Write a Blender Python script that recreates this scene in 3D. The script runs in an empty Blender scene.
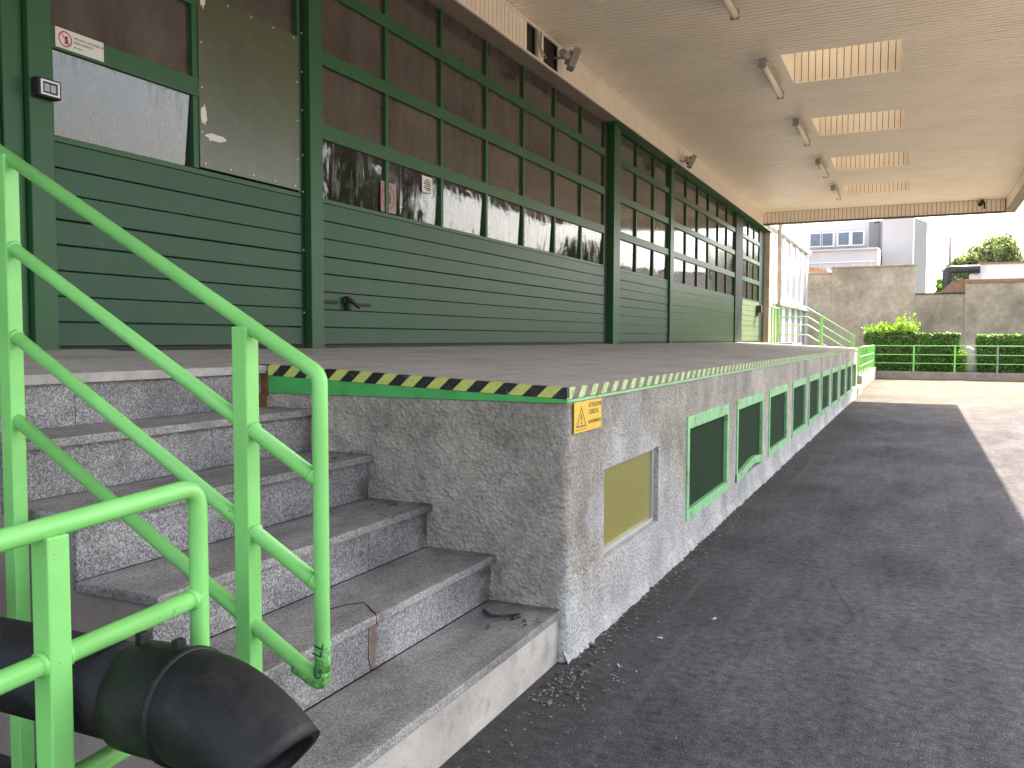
import bpy, bmesh, math, random
from mathutils import Vector, Matrix
random.seed(7)
R = math.radians
S = bpy.context.scene
COL = S.collection

# ---------------------------------------------------------------- camera, sky, sun, exposure
def make_camera():
    yaw, pitch, roll = R(25.261), R(3.017), R(0.123)
    F = Vector((-math.sin(yaw)*math.cos(pitch), math.cos(yaw)*math.cos(pitch), -math.sin(pitch)))
    Rt = Vector((math.cos(yaw), math.sin(yaw), 0)); U = Rt.cross(F)
    R2 = Rt*math.cos(roll) + U*math.sin(roll); U2 = R2.cross(F)
    cd = bpy.data.cameras.new('camera'); cd.sensor_width = 36; cd.lens = 860.3/1024*36
    cd.clip_start = 0.05; cd.clip_end = 2000
    c = bpy.data.objects.new('camera', cd); COL.objects.link(c)
    m = Matrix((R2, U2, -F)).transposed().to_4x4(); m.translation = Vector((0, 0, 1.5))
    c.matrix_world = m; S.camera = c
make_camera()
SUNV = Vector((1.41, 4.44, 4.89)).normalized()
SUN_EL = math.asin(SUNV.z); SUN_AZ = math.atan2(SUNV.x, SUNV.y)
w = bpy.data.worlds.new('World'); S.world = w; w.use_nodes = True
nt = w.node_tree; sky = nt.nodes.new('ShaderNodeTexSky'); sky.sky_type = 'NISHITA'; sky.sun_disc = False
sky.sun_elevation = SUN_EL; sky.sun_rotation = SUN_AZ; sky.dust_density = 3.0; sky.air_density = 1.0
bg = nt.nodes['Background']; bg.inputs['Strength'].default_value = 0.15
hs = nt.nodes.new('ShaderNodeHueSaturation'); hs.inputs['Saturation'].default_value = .55   # milky summer haze
nt.links.new(sky.outputs[0], hs.inputs['Color']); nt.links.new(hs.outputs[0], bg.inputs[0])
sl = bpy.data.lights.new('sun', 'SUN'); sl.energy = 5.0; sl.angle = R(0.5); sl.color = (1.0, 0.86, 0.68)
so = bpy.data.objects.new('sun', sl); COL.objects.link(so); so.location = (10, 20, 30)
so.rotation_euler = SUNV.to_track_quat('Z', 'Y').to_euler()
S.view_settings.view_transform = 'Standard'; S.view_settings.look = 'None'
S.view_settings.gamma = 1; S.view_settings.exposure = 2.18; S.view_settings.use_curve_mapping = False
S.cycles.max_bounces = 12; S.cycles.diffuse_bounces = 6; S.cycles.glossy_bounces = 4
S.cycles.use_denoising = True

# ---------------------------------------------------------------- materials
class N:
    def __init__(s, name):
        s.m = bpy.data.materials.new(name); s.m.use_nodes = True; s.t = s.m.node_tree
        s.b = s.t.nodes['Principled BSDF']; g = s.t.nodes.new('ShaderNodeNewGeometry'); s.pos = g.outputs['Position']; s.geo = g
    def n(s, k, **kw):
        x = s.t.nodes.new(k)
        for a, b in kw.items(): setattr(x, a, b)
        return x
    def l(s, a, b): s.t.links.new(a, b)
    def mapv(s, scale=(1,1,1), rot=(0,0,0), src=None):
        x = s.n('ShaderNodeMapping'); x.inputs['Scale'].default_value = scale; x.inputs['Rotation'].default_value = rot
        s.l(src or s.pos, x.inputs[0]); return x.outputs[0]
    def noise(s, sc, det=4, rough=.55, v=None, dist=0):
        x = s.n('ShaderNodeTexNoise'); x.inputs['Scale'].default_value = sc; x.inputs['Detail'].default_value = det
        x.inputs['Roughness'].default_value = rough; x.inputs['Distortion'].default_value = dist
        s.l(v or s.pos, x.inputs['Vector']); return x.outputs['Fac']
    def vor(s, sc, v=None, out='Distance', feat='F1'):
        x = s.n('ShaderNodeTexVoronoi'); x.feature = feat; x.inputs['Scale'].default_value = sc; s.l(v or s.pos, x.inputs['Vector']); return x.outputs[out]
    def ramp(s, f, stops):
        x = s.n('ShaderNodeValToRGB'); e = x.color_ramp.elements
        while len(e) < len(stops): e.new(.5)
        for i, (p, c) in enumerate(stops):
            e[i].position = p; e[i].color = (c, c, c, 1) if isinstance(c, (int, float)) else (*c, 1)
        s.l(f, x.inputs[0]); return x.outputs[0]
    def mix(s, f, a, b, mode='MIX'):
        x = s.n('ShaderNodeMix', data_type='RGBA', blend_type=mode)
        for v, i in ((f, 0), (a, 6), (b, 7)):
            if isinstance(v, (int, float)): x.inputs[i].default_value = v if i == 0 else (v, v, v, 1)
            elif isinstance(v, tuple): x.inputs[i].default_value = (*v, 1)
            else: s.l(v, x.inputs[i])
        return x.outputs[2]
    def math(s, op, a, b=0.0, clamp=False):
        x = s.n('ShaderNodeMath', operation=op); x.use_clamp = clamp
        for i, v in enumerate((a, b)):
            if isinstance(v, (int, float)): x.inputs[i].default_value = v
            else: s.l(v, x.inputs[i])
        return x.outputs[0]
    def xyz(s):
        x = s.n('ShaderNodeSeparateXYZ'); s.l(s.pos, x.inputs[0]); return x.outputs
    def base(s, c):
        if isinstance(c, tuple): s.b.inputs['Base Color'].default_value = (*c, 1)
        else: s.l(c, s.b.inputs['Base Color'])
    def rough(s, r):
        if isinstance(r, (int, float)): s.b.inputs['Roughness'].default_value = r
        else: s.l(r, s.b.inputs['Roughness'])
    def bump(s, h, strength=.5, dist=.01):
        x = s.n('ShaderNodeBump'); x.inputs['Strength'].default_value = strength; x.inputs['Distance'].default_value = dist
        s.l(h, x.inputs['Height']); s.l(x.outputs[0], s.b.inputs['Normal'])

def sc(c, k): return tuple(min(1, x*k) for x in c)
def paint(name, c, rough=.45, var=.25, nscale=3, dirt=None, dirt_amt=.3, metal=0, bump=.05):
    m = N(name); f = m.noise(nscale, 5); col = m.ramp(f, [(.3, sc(c, 1-var)), (.7, sc(c, 1+var))])
    if dirt:
        g = m.ramp(m.noise(9, 6, .7), [(.52, 0.0), (.72, dirt_amt)]); col = m.mix(g, col, dirt)
    m.base(col); m.rough(rough); m.b.inputs['Metallic'].default_value = metal
    if bump: m.bump(m.noise(60, 3), bump, .004)
    return m.m

def m_asphalt():
    m = N('asphalt'); f = m.noise(170, 2, .7); big = m.noise(.35, 5, .6)
    col = m.ramp(f, [(.32, (.036, .035, .040)), (.5, (.100, .097, .109)), (.68, (.22, .213, .228))])
    patch = m.ramp(big, [(.35, .72), (.65, 1.22)]); col = m.mix(1.0, col, patch, 'MULTIPLY')
    mid = m.ramp(m.noise(2.6, 5, .65, m.mapv((1, .35, 1))), [(.35, .74), (.68, 1.22)]); col = m.mix(1.0, col, mid, 'MULTIPLY'); mid = m.ramp(m.noise(19, 5, .75), [(.35, .62), (.66, 1.35)]); col = m.mix(1.0, col, mid, 'MULTIPLY')
    # dusty tint, raised towards the far yard to brighten the sunlit ground
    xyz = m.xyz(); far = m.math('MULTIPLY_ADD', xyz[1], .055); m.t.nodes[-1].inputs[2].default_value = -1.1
    far = m.math('ADD', far, m.noise(.8, 5)); dust = m.ramp(far, [(.35, 0.0), (.95, .75)])  # dust: dusty tint, also raised to brighten the sunlit far ground
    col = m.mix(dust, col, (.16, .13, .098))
    # ground beyond the lane painted paler, to bounce sunlight onto the canopy ceiling
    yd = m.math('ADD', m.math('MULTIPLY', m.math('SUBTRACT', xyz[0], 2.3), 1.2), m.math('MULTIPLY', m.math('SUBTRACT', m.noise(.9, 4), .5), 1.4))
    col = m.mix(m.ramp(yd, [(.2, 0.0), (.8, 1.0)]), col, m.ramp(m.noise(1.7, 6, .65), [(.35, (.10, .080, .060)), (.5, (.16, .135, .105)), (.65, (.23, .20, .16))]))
    # fine cracks
    cr = m.vor(.7, m.mapv((1, 1, 1)), feat='DISTANCE_TO_EDGE'); n2 = m.noise(1.3, 3)
    crm = m.math('MULTIPLY', m.ramp(cr, [(0, 1.0), (.006, 0.0)]), m.ramp(n2, [(.52, 0.0), (.6, .45)]))
    col = m.mix(crm, col, (.012, .012, .013))
    spk = m.ramp(m.vor(28, out='Distance'), [(.04, 1.0), (.07, 0.0)]); sel = m.ramp(m.noise(11, 1), [(.62, 0.0), (.66, .8)])
    col = m.mix(m.math('MULTIPLY', spk, sel), col, (.4, .38, .34))
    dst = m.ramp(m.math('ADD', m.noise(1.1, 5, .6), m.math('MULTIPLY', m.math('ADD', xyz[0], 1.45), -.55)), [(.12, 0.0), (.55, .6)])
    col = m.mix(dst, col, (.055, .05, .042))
    sk = m.ramp(m.noise(1.0, 4, .6, m.mapv((9, .16, 1))), [(.56, 0.0), (.70, .35)]); col = m.mix(sk, col, (.15, .145, .15))
    m.b.inputs['Specular IOR Level'].default_value = .08
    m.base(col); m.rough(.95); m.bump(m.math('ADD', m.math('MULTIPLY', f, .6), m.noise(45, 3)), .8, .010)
    return m.m
def m_render(name, white_base=True):
    """coarse sprayed cement render of the dock, with pale cement repairs"""
    m = N(name); v = m.vor(48, m.mapv((1, 1, 1.1))); n1 = m.noise(24, 6, .72); n2 = m.noise(2.2, 4); n3 = m.noise(120, 2, .6)
    col = m.ramp(n1, [(.3, (.37, .33, .285)), (.5, (.51, .46, .40)), (.72, (.66, .61, .54))])
    col = m.mix(1.0, col, m.ramp(n2, [(.3, .78), (.7, 1.16)]), 'MULTIPLY')
    x = m.xyz()
    if white_base:
        # pale cement wash: near the corner and foot of the front, and a halo round the blanked window
        wob = m.math('MULTIPLY', m.math('SUBTRACT', m.noise(3.2, 6, .68), .5), 2.8)
        a = m.math('ADD', m.math('MULTIPLY', m.math('SUBTRACT', .50, x[2]), 2.1), wob)
        onfront = m.ramp(m.math('ADD', x[0], 2.45), [(.94, 0.0), (.985, 1.0)])
        dy = m.math('MULTIPLY', m.math('ABSOLUTE', m.math('SUBTRACT', x[1], 4.70)), 1.25)
        dz = m.math('MULTIPLY', m.math('ABSOLUTE', m.math('SUBTRACT', x[2], .62)), 1.75)
        h = m.math('ADD', m.math('MULTIPLY', m.math('SUBTRACT', .95, m.math('ADD', m.math('MULTIPLY', dy, .8), m.math('MULTIPLY', dz, .75))), 2.6), wob)
        f = m.math('MAXIMUM', a, h)
        f = m.math('MULTIPLY', m.ramp(f, [(.05, 0.0), (.55, .85)]), onfront)
        col = m.mix(f, col, m.ramp(n1, [(.3, (.52, .51, .50)), (.7, (.72, .71, .70))]))
    pit = m.ramp(n3, [(.30, (.45, .44, .43)), (.42, (1, 1, 1))]); col = m.mix(.6, col, pit, 'MULTIPLY')
    big = m.ramp(m.noise(1.6, 6, .7, m.mapv((1, 1, .7))), [(.38, .68), (.60, 1.06)]); col = m.mix(1.0, col, big, 'MULTIPLY')
    moss = m.ramp(m.noise(6, 5, .7), [(.60, 0.0), (.78, .45)]); col = m.mix(moss, col, (.13, .115, .095))
    m.base(col); m.rough(.95)
    m.bump(m.math('ADD', m.math('MULTIPLY', v, .7), m.math('MULTIPLY', n1, 1.5)), 1.0, .018)
    return m.m
def m_granite(name, dirt):
    m = N(name); v1 = m.vor(190, m.mapv((1.25, 1, .85)), 'Color'); s = m.n('ShaderNodeSeparateColor'); m.l(v1, s.inputs[0])
    col = m.ramp(s.outputs[0], [(.0, (.025, .025, .03)), (.3, (.10, .098, .11)), (.6, (.25, .245, .26)), (.9, (.47, .46, .48))])
    d = m.ramp(m.noise(5, 6, .7), [(.3, dirt*.55), (.7, dirt)]); col = m.mix(d, col, (.36, .328, .295))
    x = m.xyz(); dy = m.math('ABSOLUTE', m.math('SUBTRACT', x[1], 2.67)); dz = m.math('ABSOLUTE', m.math('SUBTRACT', x[2], .36))
    ru = m.math('SUBTRACT', 1.15, m.math('ADD', m.math('MULTIPLY', dy, 22), m.math('MULTIPLY', dz, 5.5))); ru = m.math('ADD', ru, m.math('SUBTRACT', m.noise(30, 4), .5))
    fx = m.math('MULTIPLY', m.math('LESS_THAN', m.math('ABSOLUTE', m.math('ADD', x[0], 1.83)), .03), .75)
    col = m.mix(m.math('MULTIPLY', m.ramp(ru, [(.1, 0.0), (.8, 1.0)]), fx), col, (.17, .075, .035))
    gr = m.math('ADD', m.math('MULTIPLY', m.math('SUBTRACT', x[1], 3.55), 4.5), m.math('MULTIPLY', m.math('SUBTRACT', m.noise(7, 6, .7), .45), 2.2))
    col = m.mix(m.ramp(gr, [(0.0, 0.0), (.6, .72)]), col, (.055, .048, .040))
    bl = m.ramp(m.noise(2.3, 6, .68, m.mapv((1.6, .7, 1))), [(.40, .62), (.62, 1.12)]); col = m.mix(1.0, col, bl, 'MULTIPLY')
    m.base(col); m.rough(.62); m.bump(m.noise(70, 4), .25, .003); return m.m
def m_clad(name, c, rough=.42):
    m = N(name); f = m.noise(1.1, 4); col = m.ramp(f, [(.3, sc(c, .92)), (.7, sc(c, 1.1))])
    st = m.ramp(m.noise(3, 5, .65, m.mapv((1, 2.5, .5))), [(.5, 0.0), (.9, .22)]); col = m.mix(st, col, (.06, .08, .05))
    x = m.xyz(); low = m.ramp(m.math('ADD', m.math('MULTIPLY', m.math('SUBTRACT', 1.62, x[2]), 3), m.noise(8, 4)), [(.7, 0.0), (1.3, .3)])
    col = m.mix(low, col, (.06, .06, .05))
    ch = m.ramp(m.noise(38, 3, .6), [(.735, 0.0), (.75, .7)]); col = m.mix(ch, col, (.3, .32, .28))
    m.b.inputs['Specular IOR Level'].default_value = .3
    m.base(col); m.rough(rough); m.bump(m.noise(2, 2, .5, m.mapv((1, .4, 1))), .06, .006); return m.m
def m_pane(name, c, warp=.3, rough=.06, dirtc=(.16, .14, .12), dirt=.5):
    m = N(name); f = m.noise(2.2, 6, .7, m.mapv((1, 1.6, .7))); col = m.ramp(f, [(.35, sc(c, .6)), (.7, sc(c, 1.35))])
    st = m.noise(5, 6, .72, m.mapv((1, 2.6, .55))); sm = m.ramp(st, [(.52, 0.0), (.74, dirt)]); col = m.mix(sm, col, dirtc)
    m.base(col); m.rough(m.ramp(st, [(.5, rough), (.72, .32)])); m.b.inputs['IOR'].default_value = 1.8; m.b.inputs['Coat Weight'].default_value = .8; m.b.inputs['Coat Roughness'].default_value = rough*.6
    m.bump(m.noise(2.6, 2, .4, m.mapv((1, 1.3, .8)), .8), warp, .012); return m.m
def m_stripes(name, ax, period, slant, ca, cb, wear):
    m = N(name); x = m.xyz(); u = m.math('SUBTRACT', x[ax], m.math('MULTIPLY', x[2], slant)); u = m.math('DIVIDE', u, period)
    fr = m.math('FRACT', u); f = m.ramp(fr, [(.0, 1.0), (.49, 1.0), (.51, 0.0)]); col = m.mix(f, cb, ca)
    wn = m.ramp(m.noise(22, 6, .75), [(.62-wear*.2, 0.0), (.70-wear*.12, 1.0)]); col = m.mix(m.math('MULTIPLY', wn, wear), col, (.19, .17, .15))
    m.base(col); m.rough(.5); return m.m
def m_screed():
    m = N('deck_screed'); f = m.noise(1.3, 6, .65); col = m.ramp(f, [(.3, (.33, .305, .28)), (.7, (.48, .45, .42))])
    sp = m.ramp(m.noise(14, 5, .7), [(.35, .82), (.65, 1.1)]); col = m.mix(1.0, col, sp, 'MULTIPLY')
    tr = m.ramp(m.noise(2.2, 5, .6, m.mapv((3, .25, 1))), [(.5, 0.0), (.8, .5)]); col = m.mix(tr, col, (.10, .092, .085))
    m.base(col); m.rough(.78); m.bump(m.noise(90, 3), .25, .003); return m.m
def m_stained():
    m = N('stained_concrete'); f = m.noise(.55, 6, .65); col = m.ramp(f, [(.3, (.33, .27, .20)), (.52, (.54, .46, .355)), (.75, (.68, .60, .48))])
    dr = m.ramp(m.noise(.7, 6, .7, m.mapv((1.1, 1, .75))), [(.44, 0.0), (.70, .5)]); col = m.mix(dr, col, (.10, .085, .065))
    gr = m.ramp(m.noise(6, 4), [(.3, .88), (.7, 1.1)]); col = m.mix(1.0, col, gr, 'MULTIPLY')
    m.base(col); m.rough(.92); m.bump(m.noise(14, 5), .4, .02); return m.m
def m_leaf(name, a, b, trans=.35):
    m = N(name); oi = m.n('ShaderNodeNewGeometry'); col = m.ramp(oi.outputs['Random Per Island'], [(.0, a), (.6, b), (1.0, sc(b, 1.5))])
    m.base(col); m.rough(.5)
    tr = m.n('ShaderNodeBsdfTranslucent'); m.l(m.mix(1.0, col, (1.6, 1.9, .7) if False else (1, 1, .6), 'MULTIPLY'), tr.inputs[0])
    mx = m.n('ShaderNodeMixShader'); mx.inputs[0].default_value = trans; m.l(m.b.outputs[0], mx.inputs[1]); m.l(tr.outputs[0], mx.inputs[2])
    m.l(mx.outputs[0], m.t.nodes['Material Output'].inputs[0]); return m.m
def m_rail():
    m = N('rail_green'); c = (.25, .68, .18); f = m.noise(5, 4); col = m.ramp(f, [(.3, sc(c, .9)), (.7, sc(c, 1.1))])
    col = m.mix(m.ramp(m.noise(30, 6, .75), [(.66, 0.0), (.72, .55)]), col, (.06, .16, .05))
    chip = m.ramp(m.noise(75, 3, .6), [(.725, 0.0), (.735, 1.0)]); col = m.mix(chip, col, (.02, .025, .02))
    m.base(col); m.rough(.38); m.bump(m.noise(120, 3), .12, .002); return m.m
def m_scuffed():
    m = N('scuffed_rail_paint'); f = m.noise(55, 6, .8); col = m.ramp(f, [(.3, (.03, .07, .02)), (.46, (.12, .36, .08)), (.58, (.24, .64, .17))])
    m.base(col); m.rough(.6); m.bump(f, .5, .004); return m.m

M = dict(
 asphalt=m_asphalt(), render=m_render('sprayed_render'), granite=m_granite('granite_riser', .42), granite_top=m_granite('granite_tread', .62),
 clad=m_clad('green_cladding', (.010, .064, .028)), clad_far=m_clad('bounce_tinted_cladding', (.028, .095, .022), .36), clad_sunlit=m_clad('pale_sunlit_cladding', (.16, .23, .12)), green=m_clad('green_frame', (.018, .085, .028), .4), darkgreen=m_clad('dark_green_post', (.006, .020, .011), .55),
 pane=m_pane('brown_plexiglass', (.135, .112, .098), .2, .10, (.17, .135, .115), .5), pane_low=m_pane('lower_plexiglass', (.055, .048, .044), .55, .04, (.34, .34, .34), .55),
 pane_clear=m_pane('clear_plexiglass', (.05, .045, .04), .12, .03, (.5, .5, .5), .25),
 pane_olive=paint('olive_sheet', (.062, .075, .038), .3, .2, 1.2, (.13, .13, .09), .35),
 rubber=paint('black_rubber', (.012, .012, .012), .7), screed=m_screed(),
 stripe_end=m_stripes('hazard_tape_end', 0, .155, 1.1, (.56, .60, .15), (.012, .012, .013), .4),
 stripe_front=m_stripes('hazard_paint_front', 1, .16, 1.0, (.50, .66, .26), (.11, .10, .075), .8),
 bright=paint('vent_frame_green', (.26, .56, .26), .5, .15, 7, (.12, .10, .07), .95), anglegreen=paint('steel_angle_green', (.07, .42, .10), .45, .12, 4, (.08, .12, .06), .5),
 mesh=None, yellow=paint('mustard_panel', (.29, .26, .075), .2, .08, 1.4, (.2, .17, .06), .3), alu=paint('pale_aluminium', (.5, .5, .48), .4, .08, 4, None, 0, .3),
 slat=paint('beige_metal_slat', (.82, .745, .65), .42, .06, 1.2, (.45, .38, .30), .15, bump=0),
 gap=paint('shadow_gap_void', (.03, .026, .022), .9), lintel=paint('grey_lintel', (.24, .20, .165), .7, .15, 2, (.08, .07, .06), .5),
 rail=m_rail(), scuff=m_scuffed(), pipe=paint('black_polyethylene', (.0045, .0045, .006), .6, .3, 12, (.05, .046, .042), .45, bump=.35),
 stained=m_stained(), plaster=paint('beige_plaster', (.30, .25, .22), .9, .14, 2.5, (.16, .13, .11), .6, bump=.4),
 kerb=paint('kerb_concrete', (.36, .30, .24), .9, .2, 3, (.15, .12, .10), .6, bump=.4), white=paint('white_panel', (.78, .77, .76), .5, .04), greyblue=paint('grey_glazing', (.27, .275, .31), .35, .12, 1.5),
 tape=paint('signal_yellow_plate', (.80, .50, .04), .4, .05), ink=paint('black_ink', (.03, .025, .02), .6), inkd=paint('ochre_ink', (.22, .12, .015), .6), red=paint('sign_red', (.5, .03, .10), .5), fadered=paint('faded_sign_red', (.34, .07, .06), .5),
 paper=paint('sticker_paper', (.62, .60, .56), .6, .06), fadepaper=paint('faded_paper', (.27, .22, .19), .6, .1), tinted=paint('blue_ink', (.03, .09, .12), .5),
 tube=paint('lamp_diffuser', (.72, .68, .55), .3, .05), dark=paint('dark_metal', (.03, .03, .032), .5), grey=paint('grey_metal', (.30, .30, .29), .4, .15, 6),
 bldg=paint('grey_lavender_render', (.56, .53, .54), .9, .07, .4, (.38, .36, .37), .4), bldg2=paint('pale_side_render', (.50, .485, .485), .9, .06, .4), bldgd=paint('grey_panel', (.24, .23, .23), .8, .1, 1),
 win=paint('far_glazing', (.10, .13, .17), .12, .3, .8), tile=paint('clay_tile', (.30, .17, .11), .8, .25, 8), soil=paint('soil', (.12, .085, .05), .95, .3, 3),
 flank=paint('shaded_flank_render', (.20, .215, .22), .95, .06, .5), stepface=paint('step_front_render', (.46, .42, .37), .95, .2, 5, (.22, .19, .16), .6, bump=.8), mast=paint('pinkish_mast', (.38, .24, .25), .7, .3, .8), bark=paint('bark', (.10, .075, .05), .9, .3, 8), stone=paint('pale_boulder', (.42, .38, .35), .85, .1, 3), rust=paint('rust_stain', (.16, .065, .03), .8, .35, 20), leafdry=paint('dry_leaf', (.09, .065, .04), .8, .5, 40), chip=paint('pale_stone_chip', (.22, .21, .19), .8, .5, 40),
 hedge=m_leaf('hedge_leaf', (.03, .08, .012), (.095, .20, .03)), shoot=m_leaf('hedge_shoot_leaf', (.10, .22, .03), (.22, .36, .05), .5), fartree=m_leaf('hazed_tree_leaf', (.13, .18, .08), (.24, .29, .14), .5), tree=m_leaf('tree_leaf', (.035, .075, .02), (.08, .13, .04), .4),  # fartree: distance haze put into the leaf colour as a paler green
)
def m_mesh():
    m = N('vent_mesh'); x = m.xyz(); a = m.math('SINE', m.math('MULTIPLY', x[1], 520)); b = m.math('SINE', m.math('MULTIPLY', x[2], 520))
    f = m.ramp(m.math('MULTIPLY', a, b), [(.4, (.010, .034, .013)), (.9, (.022, .062, .025))]); d = m.ramp(m.noise(4, 6, .7), [(.45, 0.0), (.7, .6)])
    m.base(m.mix(d, f, (.035, .03, .022))); m.rough(.85); m.b.inputs['Specular IOR Level'].default_value = .12; m.bump(m.noise(3, 3), .3, .02); return m.m
M['mesh'] = m_mesh()
def m_dome():
    m = N('opal_dome'); t = m.n('ShaderNodeBsdfTranslucent'); t.inputs[0].default_value = (.42, .39, .34, 1)
    m.l(t.outputs[0], m.t.nodes['Material Output'].inputs[0]); return m.m
M['opal'] = m_dome()

# ---------------------------------------------------------------- geometry helpers
def B(): return bmesh.new()
def box(bm, x0, x1, y0, y1, z0, z1, bev=0):
    r = bmesh.ops.create_cube(bm, size=1); vs = r['verts']
    for v in vs: v.co = Vector(((x0+x1)/2 + v.co.x*(x1-x0), (y0+y1)/2 + v.co.y*(y1-y0), (z0+z1)/2 + v.co.z*(z1-z0)))
    if bev:
        es = list({e for v in vs for e in v.link_edges}); bmesh.ops.bevel(bm, geom=es, offset=bev, segments=2, profile=.6, affect='EDGES')
def quad(bm, *p):
    bm.faces.new([bm.verts.new(q) for q in p])
def prism(bm, pts, z0, z1):
    """vertical prism on a footprint"""
    lo = [bm.verts.new((x, y, z0)) for x, y in pts]; hi = [bm.verts.new((x, y, z1)) for x, y in pts]; n = len(pts)
    bm.faces.new(hi); bm.faces.new(lo[::-1])
    for i in range(n): bm.faces.new((lo[i], lo[(i+1) % n], hi[(i+1) % n], hi[i]))
    bmesh.ops.recalc_face_normals(bm, faces=bm.faces)
def rounded(pts, rad, n=6):
    P = [Vector(p) for p in pts]; out = [P[0]]
    for i in range(1, len(P)-1):
        a, b, c = P[i-1], P[i], P[i+1]; u = (a-b).normalized(); v = (c-b).normalized(); ang = u.angle(v)
        if ang > 3.1: out.append(b); continue
        d = min(rad/math.tan(ang/2), (a-b).length*.49, (c-b).length*.49); p0, p2 = b+u*d, b+v*d
        for k in range(n+1):
            t = k/n; out.append(p0*(1-t)**2 + b*2*t*(1-t) + p2*t*t)
    out.append(P[-1]); return out
def tube(bm, pts, r, n=14, cap=True, radii=None):
    P = [Vector(p) for p in pts]; rings = []; up = None
    for i, p in enumerate(P):
        d = (P[min(i+1, len(P)-1)] - P[max(i-1, 0)]).normalized()
        if up is None: up = d.orthogonal().normalized()
        up = (up - d*up.dot(d)).normalized(); s = d.cross(up); rr = radii[i] if radii else r
        rings.append([bm.verts.new(p + (up*math.cos(2*math.pi*k/n) + s*math.sin(2*math.pi*k/n))*rr) for k in range(n)])
    for a, b in zip(rings, rings[1:]):
        for k in range(n):
            f = bm.faces.new((a[k], a[(k+1) % n], b[(k+1) % n], b[k])); f.smooth = True
    if cap: bm.faces.new(rings[0][::-1]); bm.faces.new(rings[-1])
    return rings
def obj(name, bm, mat, parent=None, label=None):
    me = bpy.data.meshes.new(name); bmesh.ops.recalc_face_normals(bm, faces=bm.faces) if name not in NORECALC else None
    bm.to_mesh(me); bm.free()
    for m in (mat if isinstance(mat, list) else [mat]): me.materials.append(m)
    o = bpy.data.objects.new(name, me); COL.objects.link(o)
    if parent:
        o.parent = parent; L = parent.matrix_basis.translation.copy()
        pp = parent.parent
        if parent.type == 'EMPTY': o.matrix_parent_inverse = Matrix.Translation(-L)
    if label: o['label'] = label
    return o
NORECALC = {'foliage', 'crown'}
def tag(o, label, cat, group=None):
    o['label'] = label; o['category'] = cat
    if group: o['group'] = group
    return o
def thing(name, label, cat, loc=(0, 0, 0), group=None):
    o = bpy.data.objects.new(name, None); COL.objects.link(o); o.location = loc; o.empty_display_size = .2
    return tag(o, label, cat, group)
def struct(name, bm, mat, kind='structure'):
    o = obj(name, bm, mat); o['kind'] = kind; return o
def copy_tree(o, parent=None):
    c = o.copy(); COL.objects.link(c)
    if parent: c.parent = parent; c.matrix_parent_inverse = o.matrix_parent_inverse.copy()
    for ch in o.children: copy_tree(ch, c)
    return c
def text(name, body, mat, parent, origin, xdir, ydir, size, label=None, ext=.0006, align='LEFT'):
    cu = bpy.data.curves.new('t', 'FONT'); cu.body = body; cu.size = size; cu.extrude = ext; cu.align_x = align
    t = bpy.data.objects.new('t', cu); COL.objects.link(t)
    dg = bpy.context.evaluated_depsgraph_get(); me = bpy.data.meshes.new_from_object(t.evaluated_get(dg)); bpy.data.objects.remove(t)
    X = Vector(xdir).normalized(); Y = Vector(ydir).normalized(); Z = X.cross(Y)
    m = Matrix((X, Y, Z)).transposed().to_4x4(); m.translation = Vector(origin); me.transform(m)
    me.materials.clear(); me.materials.append(mat)
    o = bpy.data.objects.new(name, me); COL.objects.link(o)
    if parent:
        o.parent = parent
        if parent.type == 'EMPTY': o.matrix_parent_inverse = Matrix.Translation(-parent.location)
    return o

WX = -4.473; FX = -1.45; YC = 3.655; YD = 24.45
def deckz(x): return 1.276 - .0468*(x + 1.45)

# ---------------------------------------------------------------- ground
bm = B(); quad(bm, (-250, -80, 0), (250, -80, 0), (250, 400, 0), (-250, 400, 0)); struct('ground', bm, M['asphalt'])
bm = B(); box(bm, -1.7, 14, 36.15, 40.9, .004, .18); struct('planting_bed', bm, M['soil'])

# ---------------------------------------------------------------- warehouse front
wh = thing('warehouse', 'warehouse front of green sectional doors with brown glazed panes above the loading dock', 'building', (WX, 3, 0))
bm = B()
box(bm, WX-.4, WX-.06, -4, 28.4, 0, 1.38)            # plinth behind the dock
box(bm, WX-.5, WX-.06, -4, 28.6, 4.90, 6.2)           # wall above the doors
obj('wall', bm, M['plaster'], wh)
bm = B(); box(bm, WX-.30, -4.262, -4, 12.84, 4.862, 4.895); obj('lintel', bm, M['lintel'], wh)
bm = B(); box(bm, WX-.30, -4.262, 12.842, 28.3, 4.862, 4.895); obj('lintel', bm, M['green'], wh)
bm = B(); box(bm, WX-.6, WX-.25, -4, 28.3, 1.38, 4.86); obj('interior_wall', bm, M['gap'], wh)
def post(y0, y1, mat, x1=WX+.05, x0=WX-.2, seam=None, z1=4.86):
    bm = B(); box(bm, x0, x1, y0, y1, 1.385, z1, .006)
    o = obj('door_post', bm, mat, wh)
    return o
post(3.19, 3.335, M['green']); post(5.585, 5.745, M['green'], WX+.06); post(5.53, 5.583, M['darkgreen'], WX+.0)
post(12.84, 13.10, M['rubber'], WX-.03); post(13.10, 13.42, M['green'], WX+.07)
post(16.66, 16.93, M['green'], WX+.04); post(23.35, 24.35, M['darkgreen'], WX+.03); post(27.25, 28.15, M['darkgreen'], WX+.0)
bm = B(); box(bm, WX-.2, -4.31, 28.16, 28.9, 0, 4.86, .01); o = obj('end_pillar', bm, M['kerb'], wh)
# screws on the post
for z in (1.7, 2.2, 2.66, 2.95, 3.3, 3.6, 3.9, 4.2):
    bm = B(); box(bm, WX+.0015, WX+.008, 5.55, 5.562, z, z+.012); obj('screw', bm, M['alu'], wh)

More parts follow.
